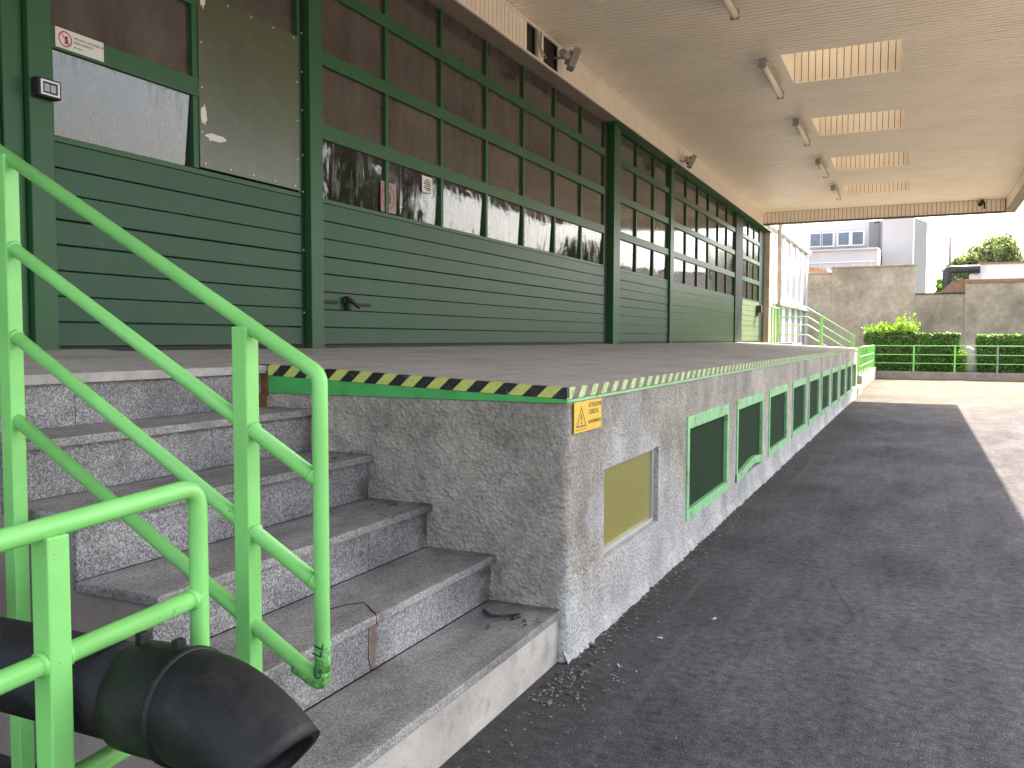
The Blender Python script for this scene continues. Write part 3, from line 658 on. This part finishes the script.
# ---------------------------------------------------------------- railings
def tubes(bm, lists, r):
    for l in lists: tube(bm, l, r)
RR = .0215; Y = 1.88
ra = thing('stair_handrail', 'bright green tubular handrail descending beside the granite stairs', 'railing', (-2.7, Y, .5))
slope = (2.10-1.414)/(-2.734+1.484)
def zr(x, z0): return z0+slope*(x+1.484)
bm = B(); XE = -1.462
pth = rounded([(-3.3, Y, zr(-3.3, 1.414)), (XE-.0, Y, zr(XE, 1.414)), (XE, Y, .55), (-3.3, Y, zr(-3.3, .548))], .045, 6)
tube(bm, pth, RR); ro = obj('top_rail', bm, M['rail'], ra)
def bead(bm, x, y, z, ax, r=RR):
    d = Vector(ax).normalized()*.007; p = Vector((x, y, z)); tube(bm, [p-d, p-d*.4, p+d*.4, p+d], 0, 12, True, [r*.9, r+.004, r+.004, r*.9])
for z0 in (1.125, .835):
    bm = B(); tube(bm, [(-3.3, Y, zr(-3.3, z0)), (XE-.005, Y, zr(XE, z0))], RR)
    for px_ in (-2.73, -1.722):
        for sg in (-1, 1): x_ = px_+sg*.028; bead(bm, x_, Y, zr(x_, z0), (1, 0, slope))
    bead(bm, XE-.023, Y, zr(XE-.023, z0), (1, 0, slope)); obj('middle_rail', bm, M['rail'], ra)
for x, zt in ((-2.73, zr(-2.73, 1.414)-.0), (-1.722, zr(-1.722, 1.414)-.012)):
    bm = B(); box(bm, x-.026, x+.026, Y-.026, Y+.026, -.01, zt, .004); obj('post', bm, M['rail'], ra)
bm = B(); tube(bm, [(XE, Y, .655), (XE, Y, .585)], RR+.0012); tube(bm, rounded([(XE, Y, .60), (XE, Y, .548), (XE-.09, Y, zr(XE-.09, .548))], .045, 6), RR+.001); obj('scuffed_end', bm, M['scuff'], ra, 'scraped dark end of the handrail with pen marks')
text('pen_mark', 'LL', M['tinted'], ra, (XE+.012, Y-.0235, .628), (0.25, -.0, .97), (-.97, 0, .25), .045)
text('pen_mark', 'U', M['tinted'], ra, (XE-.014, Y-.0245, .572), (1, 0, 0), (0, 0, 1), .042)

XB = -1.5
rb = thing('foreground_railing', 'bright green tubular railing in the foreground around the black pipe', 'railing', (XB, 1.2, 0))
bm = B(); tube(bm, rounded([(XB, -.6, 1.04), (XB, 1.475, 1.158), (XB, 1.475, .25), (XB, 1.475, .12)], .05, 8), RR); obj('top_rail', bm, M['rail'], rb)
for z in (.872, .618, .37):
    bm = B(); tube(bm, [(XB, -.6, z-.096), (XB, 1.47, z+.028)], RR); bead(bm, XB, 1.45, z+.027, (0, 1, .06))
    for yy in (1.073, 1.127): bead(bm, XB, yy, z+(yy-1)*.06, (0, 1, .06))
    obj('middle_rail', bm, M['rail'], rb)
for y in (-.1, 1.10):
    bm = B(); box(bm, XB-.024, XB+.024, y-.024, y+.024, 0, 1.122+(y-1.1)*.057, .004); obj('post', bm, M['rail'], rb)

# ---------------------------------------------------------------- black pipe
pp = thing('drain_pipe', 'thick black plastic pipe with elbow poking through the green railing', 'pipe', (-1.5, 1.27, .75))
PR = .098
A0 = Vector((-3.6, 1.31, .70)); A1 = Vector((-1.425, 1.25, .763)); dA = (A1-A0).normalized()
bm = B(); tube(bm, [A0, A1], PR, 32); obj('straight_pipe', bm, M['pipe'], pp)
C0 = A1-dA*.02; C1 = A1+dA*.13
bm = B(); tube(bm, [C0, C0+dA*.012, C0+dA*.06, C1-dA*.02, C1], 0, 36, True, [PR+.004, PR+.012, PR+.013, PR+.013, PR+.013]); obj('socket', bm, M['pipe'], pp)
bm = B(); tube(bm, [C1-dA*.012, C1-dA*.008, C1+dA*.002, C1+dA*.006], 0, 36, True, [PR+.012, PR+.0185, PR+.0185, PR+.012]); obj('collar', bm, M['pipe'], pp)
bm = B(); down = (dA*.74+Vector((0, 0, -.67))).normalized(); E0 = C1; pts = []
for k in range(13):
    t = k/12; d_len = .20
    pts.append(E0*(1-t)**2 + (E0+dA*.11)*2*t*(1-t) + (E0+dA*.105+down*.138)*t*t)
rings = tube(bm, pts, PR+.013, 36, False); inner = tube(bm, pts, PR-.002, 36, False)
for k in range(36): bm.faces.new((rings[-1][k], rings[-1][(k+1) % 36], inner[-1][(k+1) % 36], inner[-1][k]))
obj('elbow', bm, M['pipe'], pp)
for off in (.015, .12):
    bm = B(); c = C0+dA*off+Vector((0, 0, PR+.012)); box(bm, c.x-.008, c.x+.008, c.y-.012, c.y+.012, c.z-.01, c.z+.022, .002); obj('locking_tab', bm, M['pipe'], pp)

# ---------------------------------------------------------------- signs and devices on the doors
s1 = thing('prohibition_sticker', 'white strip sticker with red no-entry figure on the nearest door', 'sign', (WX, 3.5, 3.2))
X = WX+.0135
def ring(bm, x, y, z, r0, r1, n=28):
    for k in range(n):
        a, b = 2*math.pi*k/n, 2*math.pi*(k+1)/n
        quad(bm, (x, y+r0*math.cos(a), z+r0*math.sin(a)), (x, y+r1*math.cos(a), z+r1*math.sin(a)), (x, y+r1*math.cos(b), z+r1*math.sin(b)), (x, y+r0*math.cos(b), z+r0*math.sin(b)))
bm = B(); box(bm, X-.001, X+.001, 3.385, 3.705, 3.150, 3.262); obj('paper', bm, M['paper'], s1)
bm = B(); ring(bm, X+.0015, 3.447, 3.206, .036, .045); c, s = .7071, .7071
quad(bm, (X+.002, 3.447-.027, 3.206+.021), (X+.002, 3.447-.021, 3.206+.027), (X+.002, 3.447+.027, 3.206-.021), (X+.002, 3.447+.021, 3.206-.027)); obj('prohibition_ring', bm, M['red'], s1)
bm = B(); ring(bm, X+.0018, 3.455, 3.216, 0, .009); quad(bm, (X+.0018, 3.442, 3.180), (X+.0018, 3.468, 3.180), (X+.0018, 3.466, 3.207), (X+.0018, 3.446, 3.207)); obj('figure', bm, M['ink'], s1)
for body, z, sz in (('VIETATO L\'ACCESSO AI', 3.222, .019), ('NON ADDETTI', 3.198, .019), ('alle manovre', 3.174, .012)):
    text('lettering', body, M['ink'], s1, (X+.0015, 3.502, z), (0, 1, 0), (0, 0, 1), sz)
s2 = thing('hand_sticker', 'faded sticker with red ring and dark hand inside a lower pane', 'sign', (WX, 6.75, 2.8)); X = WX-.008
bm = B(); box(bm, X-.001, X+.001, 6.675, 6.93, 2.665, 2.945); obj('paper', bm, M['fadepaper'], s2)
bm = B(); ring(bm, X+.0015, 6.795, 2.805, .09, .112); obj('prohibition_ring', bm, M['fadered'], s2)
bm = B(); ring(bm, X+.0018, 6.80, 2.775, 0, .035)
for k, (dy, h) in enumerate(((-.028, .05), (-.010, .068), (.009, .066), (.027, .052))): quad(bm, (X+.002, 6.80+dy-.007, 2.79), (X+.002, 6.80+dy+.007, 2.79), (X+.002, 6.80+dy+.007, 2.79+h), (X+.002, 6.80+dy-.007, 2.79+h))
obj('hand', bm, M['dark'], s2)
s3 = thing('notice_sticker', 'small white notice with black print in the corner of a lower pane', 'sign', (WX, 7.45, 3.0))
bm = B(); box(bm, X-.001, X+.001, 7.40, 7.60, 2.955, 3.115); obj('paper', bm, M['paper'], s3)
bm = B(); x_ = X+.0015
for z, a, b in ((3.075, 7.47, 7.53), (3.055, 7.44, 7.56), (3.035, 7.43, 7.57), (3.015, 7.45, 7.56), (2.995, 7.43, 7.57), (2.978, 7.47, 7.56)): quad(bm, (x_, a, z), (x_, b, z), (x_, b, z+.011), (x_, a, z+.011))
obj('print', bm, M['ink'], s3)
ic = thing('key_switch_box', 'small black box with framed grey face beside the side door', 'control box', (WX, 3.27, 2.87))
bm = B(); box(bm, WX+.051, WX+.105, 3.205, 3.345, 2.822, 2.925, .006); obj('housing', bm, M['rubber'], ic)
bm = B(); x_ = WX+.106
for a in ((3.218, 3.332, 2.832, 2.842), (3.218, 3.332, 2.904, 2.914), (3.218, 3.230, 2.8425, 2.9035), (3.320, 3.332, 2.8425, 2.9035)): box(bm, x_-.001, x_+.004, *a)
obj('frame', bm, M['alu'], ic)
bm = B(); box(bm, x_-.002, x_+.002, 3.240, 3.272, 2.852, 2.894); box(bm, x_-.002, x_+.002, 3.278, 3.310, 2.852, 2.894); obj('button', bm, M['greyblue'], ic)

# ---------------------------------------------------------------- far stairs railing, low wall, fence, hedges
fs = thing('far_stairs', 'concrete stairs going down at the far end of the loading dock', 'stairs', (-2.5, 26.4, 0))
bm = B()
box(bm, WX+.02, -3.1, YD+.002, 26.6, 0, 1.40)
for i in range(6): box(bm, -3.1+i*.28, -3.1+(i+1)*.28, YD+.002, 26.6, 0, 1.40-.2*(i+1))
obj('flight', bm, M['kerb'], fs)
fr_ = thing('far_stair_railing', 'slim green railing sloping down beyond the far end of the dock', 'railing', (-3.7, 26.5, 1.4))
r_ = .018
for z in (2.415, 2.155, 1.92, 1.63):
    bm = B(); zz = z; tube(bm, [(-3.76, 26.5, z), (-2.95, 26.5, z), (-1.66, 26.5, z-.82)], r_, 8); obj('rail', bm, M['rail'], fr_)
for y in (25.2, 25.8, 26.5):
    bm = B(); box(bm, -3.79, -3.75, y-.03, y+.03, 1.40, 2.43); obj('post', bm, M['rail'], fr_)
for x, z0, z1 in ((-2.57, 1.0, 2.18), (-1.70, .3, 1.62)):
    bm = B(); box(bm, x-.04, x+.04, 26.47, 26.53, z0, z1); obj('post', bm, M['rail'], fr_)
bm = B(); tube(bm, [(-3.77, 24.6, 2.415), (-3.77, 26.5, 2.415)], r_, 8); obj('rail', bm, M['rail'], fr_)
lw = B(); box(lw, -1.75, -1.45, 26.75, 36.15, 0, .45, .015); tag(obj('low_wall', lw, M['kerb']), 'low sunlit concrete wall running on from the dock towards the hedges', 'wall')
yf = thing('side_fence', 'green tube fence on the low wall running away from the dock', 'fence', (-1.55, 27, .45))
for z in (1.27, .98, .70):
    bm = B(); tube(bm, [(-1.55, 26.8, z), (-1.55, 36.0, z)], .02, 8); obj('rail', bm, M['rail'], yf)
for k in range(8):
    y = 26.85+k*1.31; bm = B(); box(bm, -1.575, -1.525, y-.025, y+.025, .452, 1.28); obj('post', bm, M['rail'], yf)
ck = B(); box(ck, -1.45, 14, 35.95, 36.15, 0, .285, .01); tag(obj('kerb_wall', ck, M['kerb']), 'low concrete kerb wall under the long green fence in front of the hedges', 'wall')
ft = thing('yard_fence', 'long green three-rail fence in front of the hedges across the yard', 'fence', (-1.5, 36.05, .28))
for z in (1.26, .925, .60):
    bm = B(); tube(bm, [(-1.52, 36.05, z), (14, 36.05, z)], .02, 8); obj('rail', bm, M['rail'], ft)
for k in range(12):
    x = -1.54+k*1.39; bm = B(); box(bm, x-.03, x+.03, 36.02, 36.08, .286, 1.27); obj('post', bm, M['rail'] if k < 3 else M['grey'] if k == 3 else M['rail'], ft)

def leaf(bm, p, s, rnd, nrm=None):
    n = Vector((rnd.gauss(0, 1), rnd.gauss(0, 1), rnd.gauss(0, 1)+.3)).normalized()
    if nrm is not None: n = (n*.7+nrm).normalized()
    t = n.orthogonal().normalized(); t = (Matrix.Rotation(rnd.uniform(0, 6.28), 3, n) @ t); b = n.cross(t)
    l, w_ = s*rnd.uniform(.7, 1.3), s*.42*rnd.uniform(.8, 1.2)
    bm.faces.new([bm.verts.new(p-t*l*.5), bm.verts.new(p+b*w_), bm.verts.new(p+t*l*.5+n*l*.08), bm.verts.new(p-b*w_)])
def hedge(x0, x1, y0, y1, z1, label, shoots, seed):
    rnd = random.Random(seed); t = thing('hedge', label, 'hedge', ((x0+x1)/2, (y0+y1)/2, .18))
    bm = B(); n = int((x1-x0)*2600)
    def surf(p): return .10*NZ.noise(Vector(p)*1.7)+.05*NZ.noise(Vector(p)*5)
    for i in range(n):
        k = rnd.random(); x = rnd.uniform(x0, x1); y = rnd.uniform(y0, y1); z = rnd.uniform(.2, z1); d = abs(rnd.gauss(0, .07))
        if k < .42: y = y0+d; nr = Vector((0, -1, .2))
        elif k < .72: z = z1-d; nr = Vector((0, 0, 1))
        elif k < .84: x = x1-d; nr = Vector((1, 0, .2))
        elif k < .92: x = x0+d; nr = Vector((-1, 0, .2))
        else: nr = None
        o = surf((x, y, z)); v = Vector((x, y, z))
        if nr is not None: v += nr*o
        leaf(bm, v, .085, rnd, nr)
    obj('foliage', bm, M['hedge'], t)
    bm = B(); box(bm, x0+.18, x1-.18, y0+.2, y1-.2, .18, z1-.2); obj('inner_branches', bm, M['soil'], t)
    bm = B()
    for (a, b, h, dens) in shoots:
        for i in range(int((b-a)*dens)):
            x = rnd.uniform(a, b); y = rnd.uniform(y0, y1); hh = h*rnd.uniform(.4, 1)*(1.2+NZ.noise(Vector((x*2, y*2, 0)))); base = Vector((x, y, z1-.08)); lean = Vector((rnd.gauss(0, .25), rnd.gauss(0, .25), 1))
            m_ = max(3, int(hh/.05))
            for j in range(m_): leaf(bm, base+lean*hh*j/m_+Vector((rnd.gauss(0, .02), rnd.gauss(0, .02), 0)), .10, rnd)
    obj('foliage', bm, M['shoot'], t, 'bright fresh shoots on top of the hedge')
hedge(-1.95, -.1, 36.6, 38.0, 1.80, 'left end of the hedge, topped with bright tall shoots', [(-1.95, -.1, .40, 160), (-.8, -.1, .62, 60)], 1)
hedge(-.12, 1.42, 36.5, 37.7, 1.74, 'middle clipped hedge ending beside the pale round stone', [(-.1, 1.42, .10, 130)], 2)
hedge(2.05, 9.5, 36.55, 38.0, 1.66, 'clipped hedge on the right of the pale round stone', [(2.05, 9.5, .14, 110)], 3)
bm = B(); bmesh.ops.create_icosphere(bm, subdivisions=4, radius=1)
for v in bm.verts:
    v.co = Vector((1.74+v.co.x*.30, 36.75+v.co.y*.24, .70+v.co.z*.53))+v.co*.03*NZ.noise(v.co*2.5)
for f in bm.faces: f.smooth = True
tag(obj('round_stone', bm, M['stone']), 'pale rounded upright stone between the two hedges', 'stone')
bush = thing('small_bush', 'small leafy yellow-green bush at the hedge gap', 'bush', (1.45, 36.5, .2)); bm = B(); rnd = random.Random(5)
for i in range(700):
    a = rnd.uniform(0, 6.28); rr = rnd.uniform(0, .28); leaf(bm, Vector((1.38+rr*math.cos(a), 36.45+rr*math.sin(a)*.6, .25+rnd.random()**1.2*.85)), .10, rnd)
obj('foliage', bm, M['shoot'], bush)
bm = B()
for k in range(5): tube(bm, [(1.38, 36.45, .18), (1.38+.12*math.cos(k*1.3), 36.45+.1*math.sin(k*1.3), .8)], .012, 5)
obj('stem', bm, M['bark'], bush)

# ---------------------------------------------------------------- boundary walls
def bwall(x0, x1, z, label, cop, mat='tile', y=41.0):
    t = thing('boundary_wall', label, 'wall', (x0, y, 0)); bm = B(); box(bm, x0, x1, y, y+.35, 0, z); obj('wall', bm, M['stained'], t)
    bm = B(); box(bm, x0-.02, x1+.02, y-.05, y+.40, z+.001, z+cop, .01); obj('coping', bm, M[mat], t)
bwall(-4.6, -3.58, 4.42, 'short low piece of stained wall next to the white glazed building', .06, 'kerb')
bwall(-3.575, -.17, 4.66, 'tallest stained concrete wall piece behind the far stairs', .07, 'kerb', 40.98)
bwall(-.165, 1.70, 3.43, 'lowest stained wall piece between the two taller ones', .06, 'dark')
bwall(1.705, 16, 3.86, 'long stained wall with brown coping behind the right hedge', .16, 'tile', 40.97)
bm = B(); wedge(bm, 41.1, 41.34, [(.75, 3.50), (1.69, 3.50), (1.69, 4.05), (1.25, 3.98)]); tag(obj('brick_ramp', bm, M['tile']), 'sloping orange brick shoulder on top of the low wall piece', 'brickwork')
bm = B(); box(bm, -.36, .0, 40.93, 41.34, 4.05, 4.6, .02); bm.free()

# ---------------------------------------------------------------- glazed building past the canopy
gb = thing('glazed_building', 'white panelled building with vertical windows past the end of the canopy', 'building', (-4.6, 29, 0))
bm = B(); box(bm, -12, -4.62, 29.1, 40.95, 0, 12); obj('wall', bm, M['white'], gb)
bm = B()
for z in (0.35, 2.72, 5.25, 7.9, 10.4): box(bm, -4.618, -4.44, 29.9, 40.7, z, z+.20, .01)
n = 5; P_ = (40.6-31.6)/n
for i in range(n+1):
    y = 31.6+i*P_
    for a, b in ((.551, 2.719), (2.921, 5.249), (5.451, 7.899), (8.101, 10.399)): box(bm, -4.618, -4.575, y-.34, y+.34, a, b)
obj('white_frame', bm, M['white'], gb)
for i in range(n):
    y0_, y1_ = 31.6+i*P_+.36, 31.6+(i+1)*P_-.36
    for a, b in ((.6, 2.70), (2.94, 5.23), (5.47, 7.88)):
        bm = B(); box(bm, -4.617, -4.60, y0_, y1_, a, b); obj('window', bm, M['greyblue'], gb)
bm = B(); tube(bm, [(-4.42, 31.0, 0), (-4.42, 31.0, 10)], .07, 10); tag(obj('downpipe', bm, M['kerb']), 'brownish downpipe on the white glazed building', 'downpipe')

# ---------------------------------------------------------------- far buildings
fb = thing('apartment_block', 'grey apartment block with a row of windows behind the stained wall', 'building', (-2, 75, 0))
bm = B(); box(bm, -14, -2.82, 76.2, 90, 0, 11.1); obj('wall', bm, M['bldg'], fb)
bm = B(); prism(bm, [(-2.8, 75), (-.49, 75), (-.49, 75.3), (-2.8, 75.3)], 0, 11.1); obj('stair_tower', bm, M['bldg2'], fb)
bm = B(); prism(bm, [(-2.8, 75.302), (-.492, 75.302), (.42, 78.6), (.42, 90), (-2.8, 90)], 0, 11.08); obj('tower_flank', bm, M['flank'], fb)  # shade of this side put into the colour, darker and bluer than the front
bm = B(); box(bm, -.60, -.48, 74.96, 74.998, 0, 11.1); obj('corner_trim', bm, M['white'], fb)
def wx(px, y=76.2):  # width helper for the window grid
    return -8.4+(px-810)*(4.55/51.)
bm = B(); box(bm, wx(861), wx(870)-.02, 76.02, 76.19, 6, 11.05); box(bm, wx(873), wx(882), 76.02, 76.19, 6, 11.05); obj('grey_panel', bm, M['bldgd'], fb)
for a, b in ((810.5, 819), (821, 830), (835, 844), (847, 856)):
    bm = B(); x0_, x1_ = wx(a), wx(b); box(bm, x0_-.12, x1_+.12, 76.0, 76.19, 9.15, 10.35); f = obj('window', bm, M['white'], fb)
    bm = B(); box(bm, x0_, x1_, 75.95, 75.998, 9.25, 10.25); obj('pane', bm, M['win'], f)
    bm = B(); box(bm, x0_-.12, x1_+.3, 75.95, 76.19, 8.85, 9.0); obj('sill', bm, M['dark'], f)
for a in (873.8, 879): 
    bm = B(); box(bm, wx(a), wx(a)+.26, 75.95, 76.018, 9.1, 10.2); obj('window', bm, M['dark'], fb)
for a in (865.5, 868, 874, 877, 880):
    bm = B(); box(bm, wx(a), wx(a)+.13, 75.95, 76.018, 10.9, 11.05); obj('roof_vent', bm, M['dark'], fb)
bm = B(); box(bm, -14, -2.9, 70, 75.9, 0, 8.2); box(bm, -14, -2.9, 69.8, 75.9, 8.202, 8.36); obj('terrace', bm, M['bldg'], fb)
bm = B(); box(bm, -14, -2.9, 69.9, 69.96, 7.3, 7.38); 
for k in range(9): box(bm, -13+k*1.2, -12.95+k*1.2, 69.9, 69.96, 5.6, 7.3)
obj('terrace_rail', bm, M['white'], fb)
bm = B(); box(bm, -2.98, -2.8, 69.9, 72, 6.6, 8.3); obj('terrace_wall', bm, M['white'], fb)
lr = thing('tiled_shed', 'small pink-walled shed with tiled roof beyond the wall by the glazed building', 'shed', (-5, 50, 0))
bm = B(); box(bm, -7.5, -4.6, 50, 54, 0, 5.4); obj('wall', bm, M['kerb'], lr)
bm = B(); wedge(bm, 49.8, 54.2, [(-7.6, 5.41), (-4.2, 4.95), (-4.2, 5.05), (-7.6, 6.2)]); obj('roof', bm, M['tile'], lr)
rbld = thing('flat_roof_hut', 'white flat-roofed hut standing behind the right-hand wall', 'hut', (5, 55, 0))
bm = B(); box(bm, 3.02, 18, 55, 60, 0, 5.7); obj('wall', bm, M['white'], rbld)
bm = B(); box(bm, 2.95, 18.1, 54.9, 60.1, 5.701, 5.80); obj('roof', bm, M['tile'], rbld)
bm = B(); box(bm, 2.55, 3.01, 54.8, 56.5, 0, 5.2); obj('annex', bm, M['alu'], rbld)
bm = B(); tube(bm, rounded([(1.35, 54.6, 3.2), (1.35, 54.6, 5.42), (3.0, 54.6, 5.42)], .25, 5), .24, 12)
tag(obj('duct', bm, M['dark']), 'thick black duct bending over towards the white hut', 'duct')
bm = B(); tube(bm, [(1.9, 70, 0), (1.9, 70, 8.9)], .11, 8, True, [.16, .09]); tag(obj('mast', bm, M['mast']), 'slim reddish mast rising left of the distant tree', 'mast')

def tree(x, y, h, r, label, mat='tree', seed=0, n=5200, s=.26, cz=.62, name='tree', clumps=26):
    rnd = random.Random(seed); t = thing(name, label, 'tree', (x, y, 0)); bm = B()
    tube(bm, [(x, y, 0), (x+.1, y, h*.35), (x-.1, y+.1, h*.6)], 0, 10, True, [r*.10, r*.07, r*.04]); 
    cl = []
    for k in range(clumps):
        a = rnd.uniform(0, 6.28); e = rnd.uniform(-.7, 1); rr = r*rnd.uniform(.35, .9)
        c = Vector((x+rr*math.cos(a)*math.cos(e*1.2), y+rr*math.sin(a)*math.cos(e*1.2), h*cz+(h*(1-cz)-r*.22)*e*rnd.uniform(.6, 1))); cl.append((c, r*rnd.uniform(.2, .36)))
        tube(bm, [(x, y, h*.35+rnd.random()*h*.2), (Vector((x, y, h*.45))+c)/2+Vector((0, 0, .2)), c], 0, 5, True, [r*.035, r*.02, r*.008])
    obj('trunk', bm, M['bark'], t); bm = B()
    for i in range(n):
        c, cr = cl[i % len(cl)]; d = Vector((rnd.gauss(0, 1), rnd.gauss(0, 1), rnd.gauss(0, .8))).normalized()*cr*rnd.random()**.4
        leaf(bm, c+d, s, rnd)
    obj('crown', bm, M[mat], t)
tree(4.9, 72, 9.4, 2.4, 'round-crowned tree behind the white hut', 'fartree', seed=11, n=7500, s=.22, cz=.74, clumps=60)
tree(2.9, 70, 8.1, 1.5, 'smaller tree left of the round-crowned one, right of the mast', 'fartree', seed=12, n=5000, s=.20, cz=.72, clumps=40)
tree(.95, 60, 5.6, .75, 'thin yellowish tree showing above the lowest wall piece', 'shoot', seed=13, n=900, s=.22, clumps=14)
# trees and a block across the yard, right of the frame (mirrored in the panes)
for i, (x, y, h, r) in enumerate(((9.2, 26.5, 8.5, 3.0), (13, 44, 5.6, 1.6), (17, 46, 6.4, 2.0), (8.2, 44.5, 6.2, 2.0))):
    tree(x, y, h, r, ['tree standing across the yard beyond the right edge', 'tree behind the long wall right of the hut', 'tallest tree behind the long wall', 'young tree just behind the long wall'][i], seed=20+i, n=4200, s=.34)

# ---------------------------------------------------------------- litter
bm = B(); rnd = random.Random(9)
def chip(bm, p, s):
    r = bmesh.ops.create_icosphere(bm, subdivisions=1, radius=s)
    for v in r['verts']: v.co = Vector((v.co.x*rnd.uniform(.7, 1.4), v.co.y*rnd.uniform(.7, 1.4), v.co.z*.55))+Vector(p)
for i in range(800):
    y = 3.2+20*rnd.random()**1.8; x = FX+.03+abs(rnd.gauss(0, .11)); chip(bm, (x, y, .003), rnd.choice((.003, .004, .006, .008)))
for i in range(160):
    y = 2.2+1.5*rnd.random(); x = -1.44+abs(rnd.gauss(0, .2)); chip(bm, (x, y, .003), rnd.choice((.003, .004, .006)))
struct('gravel_litter', bm, [M['chip']], 'stuff')
bm = B()
for i in range(220):
    y = 3.3+18*rnd.random()**1.6; x = FX+.02+abs(rnd.gauss(0, .10)); leaf(bm, Vector((x, y, .006)), rnd.uniform(.015, .04), rnd, Vector((0, 0, 2)))
for (x, y, z) in [(-2.3, 3.5, .69), (-2.2, 3.3, .69), (-2.62, 3.45, .914), (-1.6, 3.4, .254)]:
    for i in range(9): leaf(bm, Vector((x+rnd.gauss(0, .08), min(3.6, y+rnd.gauss(0, .08)), z+.004)), rnd.uniform(.015, .035), rnd, Vector((0, 0, 2)))
struct('leaf_litter', bm, M['leafdry'], 'stuff')
for i, (x, y, lb) in enumerate(((-1.15, 4.15, 'cigarette butt nearest the wall foot'), (-.96, 4.55, 'cigarette butt in the dust beside the blanked window'), (-1.20, 3.70, 'cigarette butt by the dock corner'))):
    bm = B(); a = i*1.1; tube(bm, [(x, y, .005), (x+.028*math.cos(a), y+.028*math.sin(a), .005)], .0045, 8)
    tag(obj('cigarette_butt', bm, M['paper']), lb, 'litter')
